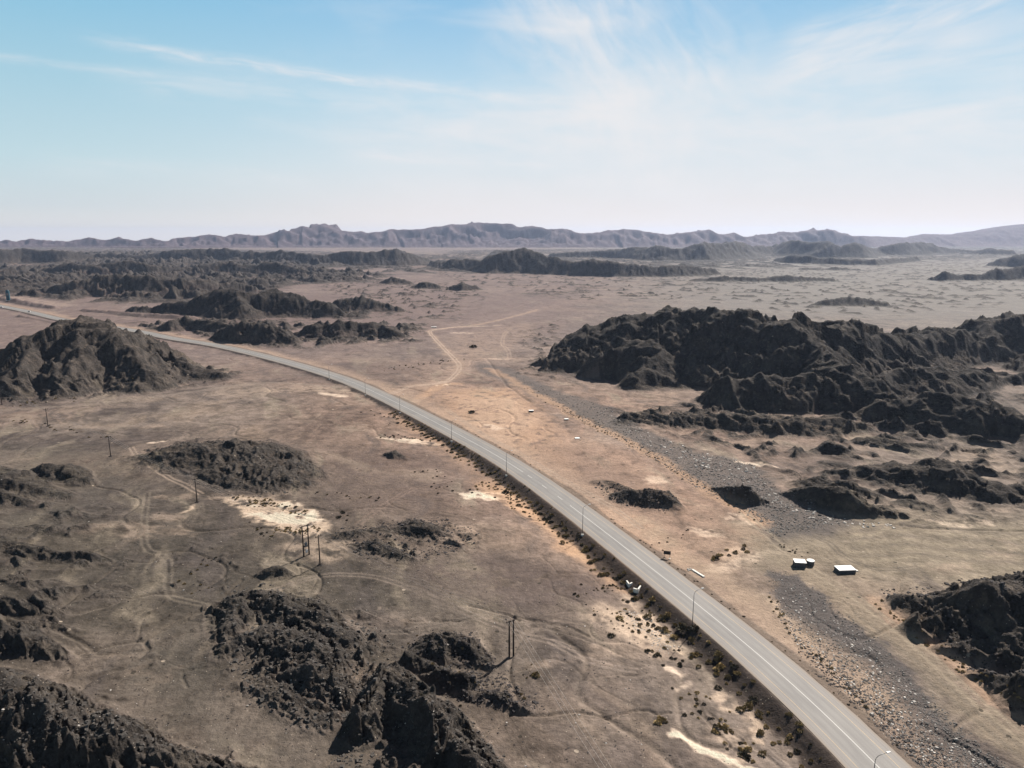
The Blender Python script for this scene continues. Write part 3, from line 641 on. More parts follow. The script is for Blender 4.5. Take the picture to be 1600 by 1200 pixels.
# steepness from the grid
Zg = Z.reshape(NR, NA); Xg = X.reshape(NR, NA); Yg = Y.reshape(NR, NA)
dzr = np.gradient(Zg, axis=0) / np.maximum(np.gradient(RR, axis=0), 1e-3)
dza = (np.roll(Zg, -1, 1) - np.roll(Zg, 1, 1)) / np.maximum(np.hypot(np.roll(Xg, -1, 1) - np.roll(Xg, 1, 1), np.roll(Yg, -1, 1) - np.roll(Yg, 1, 1)), 1e-3)
slope = np.sqrt(dzr ** 2 + dza ** 2).ravel()
steep = ss(slope + .25 * fine, .22, .62)
rockc = np.empty_like(C)
for k, v in enumerate((.080, .069, .062)): rockc[k] = v
rockc *= np.clip(1 + 1.0 * fine + .4 * mid, .35, 2)[None]
talus = C * .68
near_ = 1 - ss(rG, 250, 1200)
tm = (.35 + .65 * (1 - steep)) * ss(.56 - CAV + .25 * fine, -.06, .16) * (.55 + .35 * near_) + (1 - steep) * .15
darkband = np.isin(GRP, [GROUPS.index(q) for q in ('dark_band_left', 'dark_band_mid', 'dark_band_right', 'far_right_hill', 'mid_hill')]) | np.isin(GRP, [GROUPS.index('range')])
rockc *= np.where(darkband, .66, .88)[None]; tm = tm * np.where(darkband, .45, 1.0)
tm = tm + .75 * np.where(darkband, .4, 1) * ss(-TTG - .25 * mid2 + .55, -.05, .25) * ss(E, 1, 4)
rr_ = rockc * (1 - np.clip(tm, 0, 1)) + talus * np.clip(tm, 0, 1)
C = C * (1 - rk) + rr_ * rk
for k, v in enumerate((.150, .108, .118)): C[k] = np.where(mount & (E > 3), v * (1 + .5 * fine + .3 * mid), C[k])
gm = C.mean(0) / .19; gf = np.clip(gm, .3, 2.2) ** .28; C = C * (1 + (gf * 1.10 - 1) * (1 - rk))[None]
C[0] *= 1 + .03 * (1 - rk); C[2] *= 1 + .02 * (1 - rk)
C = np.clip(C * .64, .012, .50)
print('colours', round(time.time() - T0, 1))

def land_material():
    m = bpy.data.materials.new('desert_ground'); m.use_nodes = True; N = NT(m.node_tree)
    b = N.n['Principled BSDF']; b.inputs['Roughness'].default_value = .95; b.inputs['Specular IOR Level'].default_value = .12
    at = N.n.new('ShaderNodeVertexColor'); at.layer_name = 'albedo'
    g = N.n.new('ShaderNodeNewGeometry'); pos = g.outputs['Position']
    cd = N.n.new('ShaderNodeSeparateColor'); N.l.new(at.outputs[0], cd.inputs[0])
    ra = N.n.new('ShaderNodeAttribute'); ra.attribute_name = 'rock'; rk = ra.outputs['Fac']
    n1 = N.noise(pos, 3.2, 3, .65); n2 = N.noise(pos, .55, 4, .68); n3 = N.noise(pos, .09, 4, .6)
    lo = N.math('MULTIPLY_ADD', rk, -.45, .55); am = N.math('MULTIPLY_ADD', rk, .9, .90)
    f = N.math('MULTIPLY', N.math('MULTIPLY_ADD', n1, .70, .65), N.math('MULTIPLY_ADD', n2, am, lo))
    f = N.math('MULTIPLY', f, N.math('MULTIPLY_ADD', n3, .50, .75))
    c = N.mix(1.0, at.outputs[0], N.comb(f, f, f), 'MULTIPLY')
    v2 = N.n.new('ShaderNodeTexVoronoi'); v2.inputs['Scale'].default_value = .24; N.l.new(pos, v2.inputs['Vector'])
    vq = N.n.new('ShaderNodeSeparateColor'); N.l.new(v2.outputs['Color'], vq.inputs[0])
    rad = N.math('MULTIPLY', N.math('MULTIPLY', vq.outputs[1], vq.outputs[1]), .15)
    c = N.mix(N.math('MULTIPLY', N.math('LESS_THAN', v2.outputs['Distance'], rad), .75), c, N.mix(N.math('GREATER_THAN', vq.outputs[0], .86), (.028, .024, .018), (.34, .28, .22)))
    dust = N.math('MULTIPLY', N.sstep(N.noise(pos, .30, 6, .72), .54, .66), N.math('MULTIPLY', rk, .55))
    c = N.mix(dust, c, (.125, .100, .080))
    # pebbles: pale and dark specks
    vo = N.n.new('ShaderNodeTexVoronoi'); vo.inputs['Scale'].default_value = 1.5; N.l.new(pos, vo.inputs['Vector'])
    sp = N.math('LESS_THAN', vo.outputs['Distance'], .17); vc = N.n.new('ShaderNodeSeparateColor'); N.l.new(vo.outputs['Color'], vc.inputs[0])
    c = N.mix(N.math('MULTIPLY', sp, N.math('GREATER_THAN', vc.outputs[0], .90)), c, (.30, .25, .20))
    c = N.mix(N.math('MULTIPLY', sp, N.math('LESS_THAN', vc.outputs[0], .22)), c, (.035, .03, .026))
    N.l.new(c, b.inputs['Base Color'])
    bp = N.n.new('ShaderNodeBump'); bp.inputs['Strength'].default_value = .8; bp.inputs['Distance'].default_value = .5
    hh = N.math('MULTIPLY', N.math('ADD', N.math('MULTIPLY', N.noise(pos, .8, 5, .68), 1.3), N.math('MULTIPLY', n3, 2.0)), N.math('MULTIPLY_ADD', rk, 1.6, .8))
    N.l.new(hh, bp.inputs['Height']); N.l.new(bp.outputs[0], b.inputs['Normal'])
    return m
LAND = land_material()

def mesh_np(name, V, F, mat, smooth=True, cols=None, parent=None):
    """V (n,3); F (m,k) equal-size faces"""
    me = bpy.data.meshes.new(name); V = np.ascontiguousarray(V, np.float32); F = np.ascontiguousarray(F, np.int32); k = F.shape[1]
    me.vertices.add(len(V)); me.vertices.foreach_set('co', V.ravel())
    me.loops.add(F.size); me.loops.foreach_set('vertex_index', F.ravel())
    me.polygons.add(len(F)); me.polygons.foreach_set('loop_start', np.arange(0, F.size, k, dtype=np.int32))
    me.update(calc_edges=True)
    me.polygons.foreach_set('use_smooth', np.full(len(F), smooth))
    if cols is not None:
        a = me.color_attributes.new('albedo', 'FLOAT_COLOR', 'POINT')
        a.data.foreach_set('color', np.concatenate([cols[:, :3], np.ones((len(cols), 1), np.float32)], 1).astype(np.float32).ravel())
        ra = me.attributes.new('rock', 'FLOAT', 'POINT'); ra.data.foreach_set('value', np.ascontiguousarray(cols[:, 3], np.float32))
    me.materials.append(mat)
    o = bpy.data.objects.new(name, me); COL.objects.link(o); o.parent = parent
    return o
idx = np.arange(NR * NA, dtype=np.int32).reshape(NR, NA)
q0 = idx[:-1]; q1 = idx[1:]; r0 = np.roll(q0, -1, 1); r1 = np.roll(q1, -1, 1)
FQ = np.stack([q0.ravel(), r0.ravel(), r1.ravel(), q1.ravel()], 1)     # looking from above: counter-clockwise is q0,q1.. fixed below
FQ = FQ[:, ::-1]
VV = np.stack([X, Y, Z], 1)
fE = E[FQ].mean(1); fG = GRP[FQ].max(1)
thr = np.where(np.isin(fG, [GROUPS.index(q) for q in ('mountains', 'pale_mountain', 'foothills')]), 4.0, .45)
fl = np.where((fE > thr) & (fG >= 0), fG, -1)
PLAIN = {'mountains': 'mountains', 'pale_mountain': 'distant_mountain', 'foothills': 'foothills', 'road_bank': 'embankment'}
def tag(o, label=None, cat=None, group=None, kind=None):
    if label: o['label'] = label
    if cat: o['category'] = cat
    if group: o['group'] = group
    if kind: o['kind'] = kind
    return o
HL = {'range': ('long dark rocky range rising on the right behind the gravel wash', 'hill'),
 'low_ridge_a': ('low broken rock ridge in front of the dark range, beside the boulders of the wash', 'rock ridge'),
 'low_ridge_b': ('chain of low dark knobs on the sand at the foot of the dark range', 'rock ridge'),
 'ridge_c': ('broad low dark ridge on the right above the water tanks', 'rock ridge'),
 'bank_d': ('steep shaded cut bank with pale stones below it, right of the wash', 'cut bank'),
 'bank_e': ('short shaded hollow bank at the left edge of the gravel wash', 'cut bank'),
 'crag': ('nearly black crag at the lower right beyond the dirt track', 'crag'),
 'left_hill': ('gullied dark hill with a pointed top at the left edge, in front of the road', 'hill'),
 'mid_hill': ('jagged dark hill behind the road embankment, left of the middle', 'hill'),
 'mid_hill_b': ('small jagged dark hill at the right end of the mid-left hill', 'hill'),
 'low_hills': ('low dark rock mounds just beyond the bend of the road', 'hill'),
 'rough_belt': ('belt of many small jagged grey hills across the left distance', 'hills'),
 'far_knolls': ('row of small dark knolls alone on the far plain', 'knolls'),
 'dark_band_left': ('dark ridge band below the mountains on the left', 'ridge'),
 'dark_band_mid': ('darkest ridge band below the flat-topped mountain in the middle', 'ridge'),
 'dark_band_right': ('blue-dark ridge band below the horizon on the right', 'ridge'),
 'far_right_hill': ('dark far hill cut by the right edge of the picture', 'hill'),
 'far_knolls_right': ('low faint knolls on the pale plain behind the dark range', 'knolls'),
 'knoll_a': ('small rocky knoll with a dark hollow near the left edge', 'knoll'),
 'knoll_b': ('dark knoll cut by the left edge above the bare slope', 'knoll'),
 'knoll_c': ('low dark rock ribs in the bare slope at the left edge', 'rock ribs'),
 'knoll_d': ('small dark rock hump at the left edge below the rock ribs', 'knoll'),
 'knoll_e': ('tan and dark mound on the left just above the wash line', 'knoll'),
 'dark_hill_corner': ('dark rugged hill filling the lower left corner', 'hill'),
 'outcrop_p': ('wide grey rocky outcrop left of the sharp black peak', 'outcrop'),
 'peak_q': ('sharp black peak at the bottom edge left of the middle', 'crag'),
 'outcrop_r': ('craggy brown outcrop beside the nearest twin-pole frame', 'outcrop'),
 'outcrop_s': ('flat dark outcrop behind the white sand patch', 'outcrop'),
 'outcrop_t': ('low grey outcrop right of the pole with the transformer', 'outcrop'),
 'small_rocks': ('little dark rock heaps standing alone on the bare plain', 'rocks'),
 'outcrop_u': ('low dark rocks right of the road beside the reddish sand', 'outcrop'),
 'road_bank': ('dark shaded road embankment in the left distance', 'embankment'),
 'mountains': ('hazy lilac mountain chain along the horizon', 'mountains'),
 'foothills': ('pale foothills in front of the mountain chain', 'foothills'),
 'pale_mountain': ('faint blue mountain behind the right end of the chain', 'mountain'),
 'scattered_knobs': ('scattered low rock knobs on the far plain', 'rocks'),
 'off_frame': ('dark hills to the sides of the view', 'hills')}
for gi in range(-1, len(GROUPS)):
    f = FQ[fl == gi]
    if not len(f): continue
    used = np.zeros(len(X), bool); used[f.ravel()] = True; remap = np.cumsum(used) - 1
    nm = 'ground' if gi < 0 else PLAIN.get(GROUPS[gi], 'hill')
    if gi < 0:   # close the small hole under the drone
        pass
    o = mesh_np(nm, VV[used], remap[f], LAND, True, np.concatenate([C, rk[None]]).T[used])
    if gi < 0: tag(o, 'bare stony desert plain with dry washes and wheel tracks', 'ground', kind='structure')
    else: tag(o, *HL[GROUPS[gi]], kind='structure')
print('land', round(time.time() - T0, 1))

# ------------------------------------------------------------------ materials for things
def mat(name, col, rough=.8, var=.25, scale=4.0, bump=0.0, metal=0.0, spec=.3):
    m = bpy.data.materials.new(name); m.use_nodes = True; N = NT(m.node_tree); b = N.n['Principled BSDF']
    g = N.n.new('ShaderNodeTexCoord').outputs['Object']
    n = N.noise(g, scale, 4, .6)
    f = N.math('MULTIPLY_ADD', n, 2 * var, 1 - var)
    N.l.new(N.mix(1.0, (*col, 1), N.comb(f, f, f), 'MULTIPLY'), b.inputs['Base Color'])
    b.inputs['Roughness'].default_value = rough; b.inputs['Metallic'].default_value = metal; b.inputs['Specular IOR Level'].default_value = spec
    if bump:
        bp = N.n.new('ShaderNodeBump'); bp.inputs['Distance'].default_value = bump; N.l.new(n, bp.inputs['Height']); N.l.new(bp.outputs[0], b.inputs['Normal'])
    return m
M = dict(wood=mat('weathered_pole_wood', (0.025, 0.017, 0.013), .9, .4, 3), steel=mat('galvanised_steel', (0.115, 0.115, 0.119), .45, .2, 3, metal=.4),
         concrete=mat('pale_concrete', (0.684, 0.655, 0.598), .85, .15, 1.5), roof=mat('whitewashed_roof', (0.760, 0.750, 0.731), .7, .08, .8), shadewall=mat('shade_toned_wall', (0.072, 0.072, 0.076), .85, .35, 1.2),  # tank and box walls coloured dark for their shaded sides
         porc=mat('brown_porcelain', (0.072, 0.032, 0.022), .25, .1), wire=mat('aluminium_wire', (0.360, 0.331, 0.302), .4, .1, metal=.6), grey=mat('grey_painted_metal', (0.158, 0.166, 0.173), .5, .2),
         lamp=mat('lamp_housing', (0.589, 0.589, 0.570), .4, .1), signback=mat('shade_toned_sign_back', (0.032, 0.025, 0.023), .7, .2), teal=mat('teal_cladding', (0.014, 0.072, 0.101), .6, .15, .3),  # shade on the back of the sign is put into its dark colour
         scrub=mat('dry_scrub', (0.190, 0.138, 0.059), .95, .45, 2.5), scrubd=mat('dark_scrub', (0.045, 0.037, 0.020), .95, .45, 2.5), straw=mat('straw_scrub', (0.314, 0.223, 0.095), .95, .35, 2.5),
         outst=mat('outcrop_stone', (.068, .060, .054), .9, .5, .3), stone=mat('wash_stone', (0.122, 0.112, 0.104), .85, .6, .25), stonep=mat('pale_stone', (0.475, 0.437, 0.399), .85, .3, .3), stoned=mat('dark_stone', (0.043, 0.037, 0.036), .9, .5, .3),
         black=mat('painted_opening_shade', (0.014, 0.014, 0.014), .9, .1))

# ------------------------------------------------------------------ mesh builder for things
class MB:
    def __init__(s): s.v = []; s.f = []
    def add(s, v, f):
        n = len(s.v); s.v += [tuple(float(c) for c in p) for p in v]; s.f += [tuple(i + n for i in q) for q in f]; return s
    def box(s, c, d, rz=0.0, taper=1.0, bev=0.0):
        x, y, z = d[0] / 2, d[1] / 2, d[2] / 2; pts = []
        bx = min(bev, x * .5, y * .5)
        ring = [(-x + bx, -y), (x - bx, -y), (x, -y + bx), (x, y - bx), (x - bx, y), (-x + bx, y), (-x, y - bx), (-x, -y + bx)] if bx else [(-x, -y), (x, -y), (x, y), (-x, y)]
        n = len(ring); ca, sa = math.cos(rz), math.sin(rz)
        for zz, k in ((-z, 1), (z, taper)):
            for px, py in ring: px *= k; py *= k; pts.append((c[0] + px * ca - py * sa, c[1] + px * sa + py * ca, c[2] + zz))
        f = [tuple(range(n))[::-1], tuple(range(n, 2 * n))] + [(i, (i + 1) % n, n + (i + 1) % n, n + i) for i in range(n)]
        return s.add(pts, f)
    def tube(s, path, rad, n=8, cap=True):
        path = [np.array(p, float) for p in path]; m = len(path); rad = [rad] * m if np.isscalar(rad) else rad; v = []; f = []
        for i, p in enumerate(path):
            t = path[min(i + 1, m - 1)] - path[max(i - 1, 0)]; t /= np.linalg.norm(t)
            a = np.cross(t, (0, 0, 1) if abs(t[2]) < .9 else (1, 0, 0)); a /= np.linalg.norm(a); b = np.cross(t, a)
            for k in range(n): w = 2 * math.pi * k / n; v.append(p + rad[i] * (math.cos(w) * a + math.sin(w) * b))
        for i in range(m - 1):
            for k in range(n): f.append((i * n + k, i * n + (k + 1) % n, (i + 1) * n + (k + 1) % n, (i + 1) * n + k))
        if cap: f += [tuple(range(n))[::-1], tuple(range((m - 1) * n, m * n))]
        return s.add(v, f)
    def build(s, name, m, parent=None, loc=None, smooth=False):
        me = bpy.data.meshes.new(name); me.from_pydata(s.v, [], s.f); me.validate(); me.materials.append(m)
        if smooth: me.polygons.foreach_set('use_smooth', [True] * len(me.polygons))
        o = bpy.data.objects.new(name, me); COL.objects.link(o); o.parent = parent
        if loc is not None: o.location = loc
        return o
def empty(name, loc, rz, label, cat, group=None):
    o = bpy.data.objects.new(name, None); COL.objects.link(o); o.location = tuple(float(c) for c in loc); o.rotation_euler = (0, 0, rz)
    return tag(o, label, cat, group)
def dup(root, loc, rz, label, sc_=1.0):
    r = root.copy(); COL.objects.link(r); r.location = tuple(float(c) for c in loc); r.rotation_euler = (0, 0, rz); r['label'] = label
    r.scale = (sc_,) * 3
    for ch in [o for o in COL.objects if o.parent == root]:
        c = ch.copy(); COL.objects.link(c); c.parent = r
        for g in [o for o in COL.objects if o.parent == ch]:
            d = g.copy(); COL.objects.link(d); d.parent = c
    return r
def gz(p): return float(terrain(np.array([p[0], p[0]]), np.array([p[1], p[1]]))[0])
def at(x, y):
    """ground point seen at photo pixel x, y, on the real height of the land"""
    z = 0.0
    for _ in range(6): p = P(x, y, z); z = .5 * z + .5 * gz(p)
    p = P(x, y, z); return np.array([p[0], p[1], gz(p)])

# ------------------------------------------------------------------ the road
def road_material():
    m = bpy.data.materials.new('asphalt_with_lines'); m.use_nodes = True; N = NT(m.node_tree); b = N.n['Principled BSDF']
    uv = N.n.new('ShaderNodeUVMap'); uv.uv_map = 'UVMap'; s = N.n.new('ShaderNodeSeparateXYZ'); N.l.new(uv.outputs[0], s.inputs[0])
    u, v = s.outputs[0], s.outputs[1]; au = N.math('ABSOLUTE', u)
    n1 = N.noise(N.comb(N.math('MULTIPLY', u, 1.0), N.math('MULTIPLY', v, .12)), .9, 5, .65); n2 = N.noise(uv.outputs[0], 5.0, 3, .7); n3 = N.noise(uv.outputs[0], .05, 3)
    c = N.mix(N.sstep(n1, .3, .7), (0.142, 0.135, 0.132), (0.178, 0.172, 0.165))
    c = N.mix(N.math('MULTIPLY', N.sstep(n3, .4, .65), .5), c, (0.198, 0.188, 0.178))
    # darker wheel bands inside each lane, greyer shoulders dusted with sand
    wb = N.math('ABSOLUTE', N.math('SUBTRACT', N.math('ABSOLUTE', N.math('SUBTRACT', au, 1.9)), .85))
    c = N.mix(N.math('MULTIPLY', N.math('SUBTRACT', 1.0, N.sstep(wb, .1, .5)), .28), c, (0.109, 0.102, 0.102))
    c = N.mix(N.math('MULTIPLY', N.sstep(au, 3.9, 4.3), .55), c, (0.182, 0.162, 0.149))
    c = N.mix(N.math('MULTIPLY', N.sstep(N.math('ADD', au, N.math('MULTIPLY', n1, 1.2)), 5.7, 6.6), .9), c, (0.172, 0.135, 0.102))
    f = N.math('MULTIPLY_ADD', n2, .35, .82); c = N.mix(1.0, c, N.comb(N.math('MULTIPLY', f, 1.13), N.math('MULTIPLY', f, 1.11), N.math('MULTIPLY', f, 1.09)), 'MULTIPLY')
    pv = N.n.new('ShaderNodeTexBrick'); pv.inputs['Scale'].default_value = 1.0   # faint repair patches
    wear = N.sstep(N.noise(uv.outputs[0], 3.0, 4, .7), .30, .50)
    edge = N.math('LESS_THAN', N.math('ABSOLUTE', N.math('SUBTRACT', au, 3.75)), .085)
    c = N.mix(N.math('MULTIPLY', N.math('MULTIPLY', edge, wear), .8), c, (0.396, 0.290, 0.172))
    ln2 = N.math('LESS_THAN', N.math('ABSOLUTE', N.math('SUBTRACT', au, 4.9)), .06)
    c = N.mix(N.math('MULTIPLY', ln2, .35), c, (0.092, 0.083, 0.079))
    s0 = road_s_at(888, 787); s1 = road_s_at(815, 737)
    dash = N.math('LESS_THAN', N.math('FRACT', N.math('DIVIDE', N.math('SUBTRACT', v, s1 - 8), 13.0)), .30)
    solid = N.math('MAXIMUM', N.math('LESS_THAN', v, s0), N.math('GREATER_THAN', v, s1))
    cen = N.math('LESS_THAN', au, .095)
    c = N.mix(N.math('MULTIPLY', N.math('MULTIPLY', cen, N.math('MAXIMUM', dash, solid)), N.math('MULTIPLY_ADD', wear, .35, .6)), c, (0.488, 0.475, 0.449))
    N.l.new(c, b.inputs['Base Color']); b.inputs['Roughness'].default_value = .7; b.inputs['Specular IOR Level'].default_value = .32
    bp = N.n.new('ShaderNodeBump'); bp.inputs['Distance'].default_value = .02; N.l.new(n2, bp.inputs['Height']); N.l.new(bp.outputs[0], b.inputs['Normal'])
    return m
us = np.array([-HALF - .25, -HALF, -4.0, 0.0, 4.0, HALF, HALF + .25]); uz = np.array([-.45, -.05, -.03, .03, -.03, -.05, -.45])
jit = [rng.normal(0, .05, len(ROAD)) for _ in range(2)]
V = []; UVS = []
for k in range(len(ROAD)):
    for j, u in enumerate(us):
        uu = u + (jit[0][k] if j < 2 else jit[1][k] if j > 4 else 0)
        p = ROAD[k] + ROAD_R[k] * uu; V.append((p[0], p[1], uz[j])); UVS.append((uu, ROAD_S[k]))
nu = len(us); i0 = np.arange(len(ROAD) - 1)[:, None] * nu + np.arange(nu - 1)[None]
F = np.stack([i0, i0 + 1, i0 + 1 + nu, i0 + nu], -1).reshape(-1, 4)
road = mesh_np('road', np.array(V), F, road_material(), False)
uvl = road.data.uv_layers.new(name='UVMap'); uvl.data.foreach_set('uv', np.array(UVS, np.float32)[F.ravel()].ravel())
tag(road, 'two-lane grey asphalt road with yellow edge lines curving across the desert', 'road', kind='structure')

# ------------------------------------------------------------------ street lamps
def lamp_post():
    r = empty('street_lamp', (0, 0, 0), 0, '', 'street lamp', 'street lamps along the left side of the road')
    MB().tube([(0, 0, .35), (0, 0, 4.5), (0, 0, 9.0)], [.11, .085, .06], 10).build('pole', M['steel'], r, smooth=True)
    arm = [(0, 0, 8.95)] + [(1.1 * (1 - math.cos(t)), 0, 9.0 + 1.1 * math.sin(t)) for t in np.linspace(.1, 1.25, 8)]
    e = arm[-1]; arm.append((e[0] + 1.2, 0, e[2] + .28)); MB().tube(arm, .045, 8).build('arm', M['steel'], r, smooth=True)
    MB().box((e[0] + 1.6, 0, e[2] + .34), (.85, .30, .13), 0, .8, .06).build('lamp_head', M['lamp'], r)
    MB().box((0, 0, .15), (.75, .75, .6), 0, .85).build('footing', M['concrete'], r)
    return r
LP = [((1400, 1262), 'street lamp standing nearest the camera, cut by the bottom edge'), ((1080, 975), 'street lamp below the small white culvert wall, dark bush at its foot'),
      ((915, 833), 'street lamp second from the camera in full view, above the culvert'), ((798, 743), 'street lamp beside the shrubby white sand at the verge'),
      ((707, 690), 'street lamp with a dark ditch at its foot, third full one from the far bend'), ((632, 645), 'street lamp where the dirt track joins the road'),
      ((577, 616), 'thin far street lamp just left of the dirt track junction'), ((520, 592), 'thinnest street lamp, farthest along the bend')]
lp0 = None
for (px, py), lab in LP:
    p = P(px, py); k = np.argmin(((ROAD - p) ** 2).sum(1)); q = ROAD[k] - ROAD_R[k] * 7.6
    # keep the pixel position, snap only the offset from the road
    rz = math.atan2(ROAD_R[k][1], ROAD_R[k][0]); loc = (q[0], q[1], -.55) if px < 1300 else (*(ROAD[k] - ROAD_R[k] * 7.6), -.55)
    loc = (loc[0], loc[1], gz(loc) + .0)
    if lp0 is None: lp0 = lamp_post(); lp0.location = loc; lp0.rotation_euler = (0, 0, rz); lp0['label'] = lab
    else: dup(lp0, loc, rz, lab)

# ------------------------------------------------------------------ utility poles and wires
def single_pole(h=9.2):
    r = empty('utility_pole', (0, 0, 0), 0, '', 'utility pole', 'single wooden utility poles on the left')
    MB().tube([(0, 0, -.5), (.02, 0, h * .5), (0, 0, h)], [.20, .17, .13], 9).build('pole', M['wood'], r, smooth=True)
    MB().box((0, 0, h - .35), (2.0, .13, .16)).build('crossarm', M['wood'], r)
    for dx in (-.9, 0, .9):
        MB().tube([(dx, 0, h - .27 if dx else h), (dx, 0, h + .02 if dx else h + .28)], [.07, .05], 8).build('insulator', M['porc'], r, smooth=True)
    g = MB(); rr2 = random.Random(3)
    for k in range(16):
        a = rr2.uniform(0, 6.28); d = rr2.uniform(.15, .9); s = rr2.uniform(.18, .4); g.box((d * math.cos(a), d * math.sin(a), s * .25), (s, s * .8, s * .7), a, .6)
    g.build('stone_packing', M['stoned'], r)
    return r
def wire_dir(a, b): return math.atan2(b[1] - a[1], b[0] - a[0]) + math.pi / 2
SP = [((3, 632), 'single utility pole at the very left edge below the gullied hill'), ((75, 666), 'single utility pole beside the scraped pits on the left plain'),
      ((173, 713), 'single utility pole between the scraped pits and the flat dark outcrop'), ((308, 785), 'single utility pole at the left end of the white sand patch'),
      ((500, 883), 'single utility pole standing alone just right of the poles with the transformer')]
SPp = [at(*p) for p, _ in SP]; TW = at(479, 868); HF = at(799, 1027)
sp0 = None; line = [*SPp[:4], TW, HF]; rots = []
for k, (px, lab) in enumerate(SP):
    if k < 4: rz = wire_dir(SPp[k], line[k + 1]) if k == 0 else wire_dir(line[k - 1], line[k + 1])
    else: rz = wire_dir(TW, HF)
    rots.append(rz)
    if sp0 is None: sp0 = single_pole(); sp0.location = SPp[0]; sp0.rotation_euler = (0, 0, rz); sp0['label'] = lab
    else: dup(sp0, SPp[k], rz, lab, 1.0 if k != 4 else 1.02)
def twin_frame(name, loc, rz, gap, h, lab, trafo):
    r = empty(name, loc, rz, lab, 'utility pole frame')
    for sx in (-1, 1): MB().tube([(sx * gap / 2, 0, -.5), (sx * gap / 2, 0, h * .5), (sx * gap / 2, 0, h)], [.23, .20, .15], 10).build('pole', M['wood'], r, smooth=True)
    MB().box((0, .19, h - .35), (gap + 1.3, .14, .18)).build('crossarm', M['wood'], r)
    for dx in (-.5, 0, .5): MB().tube([(dx * (gap + 1.0), .19, h - .25), (dx * (gap + 1.0), .19, h + .05)], [.08, .05], 8).build('insulator', M['porc'], r, smooth=True)
    if trafo:
        MB().box((0, 0, 3.1), (gap - .35, .9, .12)).box((0, .28, 2.55), (gap - .35, .08, .08)).build('platform', M['wood'], r)
        t = MB().box((0, 0, 3.65), (.85, .6, .95), 0, 1, .08).build('transformer', M['grey'], r)
        for dx in (-.25, 0, .25): MB().tube([(dx, 0, 4.12), (dx, 0, 4.4)], [.06, .035], 8).build('bushing', M['porc'], t, smooth=True)
        MB().box((0, -.2, 1.5), (.6, .35, .9)).build('meter_box', M['lamp'], r)
        MB().box((0, 0, h * .68), (gap, .1, .12)).build('brace', M['wood'], r)
    return r
twin_frame('twin_utility_pole', TW, wire_dir(SPp[3], HF), 1.9, 9.8, 'twin-pole frame with a transformer between its poles, by the white sand', True)
twin_frame('twin_utility_pole', HF, wire_dir(TW, (32, 57)), 1.15, 9.4, 'bare twin-pole frame nearest the camera beside the craggy brown outcrop', False)
NX = np.array([30.5, 60.0, -0.2])
twin_frame('twin_utility_pole', NX, wire_dir(HF, NX), 1.15, 9.4, 'twin-pole frame nearly below the drone, outside the frame', False)
def wires(a, ra, ha, sa, b, rb, hb, sb, sag, lab):
    for k, dx in enumerate((-1, 0, 1)):
        A = np.array([a[0] + math.cos(ra) * dx * sa, a[1] + math.sin(ra) * dx * sa, a[2] + ha]); B = np.array([b[0] + math.cos(rb) * dx * sb, b[1] + math.sin(rb) * dx * sb, b[2] + hb])
        pts = [A + (B - A) * t - np.array([0, 0, sag * 4 * t * (1 - t)]) for t in np.linspace(0, 1, 25)]
        o = MB().tube(pts, .022, 5).build('overhead_wire', M['wire'], smooth=True)
        tag(o, lab[k], 'wire', 'overhead wires of the pole line')
rT, rH = wire_dir(SPp[3], HF), wire_dir(TW, (32, 57))
side = ('left-hand', 'middle', 'right-hand')
for k in range(3): wires(SPp[k], rots[k], 9.0, .9, SPp[k + 1], rots[k + 1], 9.0, .9, 1.2, ['%s thin wire of the %s pole span from the left edge' % (s, ('first', 'second', 'third')[k]) for s in side])
wires(SPp[3], rots[3], 9.0, .9, TW, rT, 9.7, 1.4, 1.0, ['%s thin wire between the pole by the white sand and the transformer frame' % s for s in side])
wires(TW, rT, 9.7, 1.4, HF, rH, 9.3, 1.0, .9, ['%s thin wire from the transformer frame to the nearest twin-pole frame' % s for s in side])
wires(HF, rH, 9.3, 1.0, NX, wire_dir(HF, NX), 9.3, 1.0, .8, ['%s pale wire running from the nearest frame to the bottom edge' % s for s in side])

# ------------------------------------------------------------------ sign, culvert, tanks, tower
def sign():
    p = at(1042, 873); r = empty('road_sign', p, R(-14), 'dark back of a wide road sign on two posts at the right road edge', 'road sign')
    MB().box((0, 0, 1.95), (2.1, .06, 1.15)).build('panel', M['signback'], r)
    for sx in (-.8, .8): MB().tube([(sx, .07, -.3), (sx, .07, 2.5)], .05, 8).build('post', M['steel'], r)
    for z in (1.6, 2.3): MB().box((0, -.05, z), (1.9, .04, .07)).build('rail', M['steel'], r)
    for sx in (-.8, .8): MB().box((sx, .07, .05), (.45, .45, .25)).build('footing', M['concrete'], r)
sign()
def wall_path(mb, pts, th, z0, z1):
    for a, b in zip(pts[:-1], pts[1:]):
        a = np.array(a); b = np.array(b); d = b - a; L = np.hypot(*d); c = (a + b) / 2
        mb.box((c[0], c[1], (z0 + z1) / 2), (L + th * .98, th, z1 - z0), math.atan2(d[1], d[0]))
    return mb
q = [P(*t, -.7) for t in ((996, 905), (1004.5, 910.5), (996.5, 921.5), (990.5, 919.5))]
o = empty('culvert_headwall', (*q[1], -.7), 0, 'white U-shaped concrete culvert wall in the ditch left of the road', 'culvert wall')
MB_ = MB(); wall_path(MB_, [t - q[1] for t in q], .38, -2.0, 0.12).build('wing_wall', M['concrete'], o)
q2 = [P(*t, -.9) for t in ((979.5, 908), (983, 913), (987, 911))]; wall_path(MB(), [t - q[1] for t in q2], .38, -1.6, -.05).build('side_wall', M['concrete'], o)
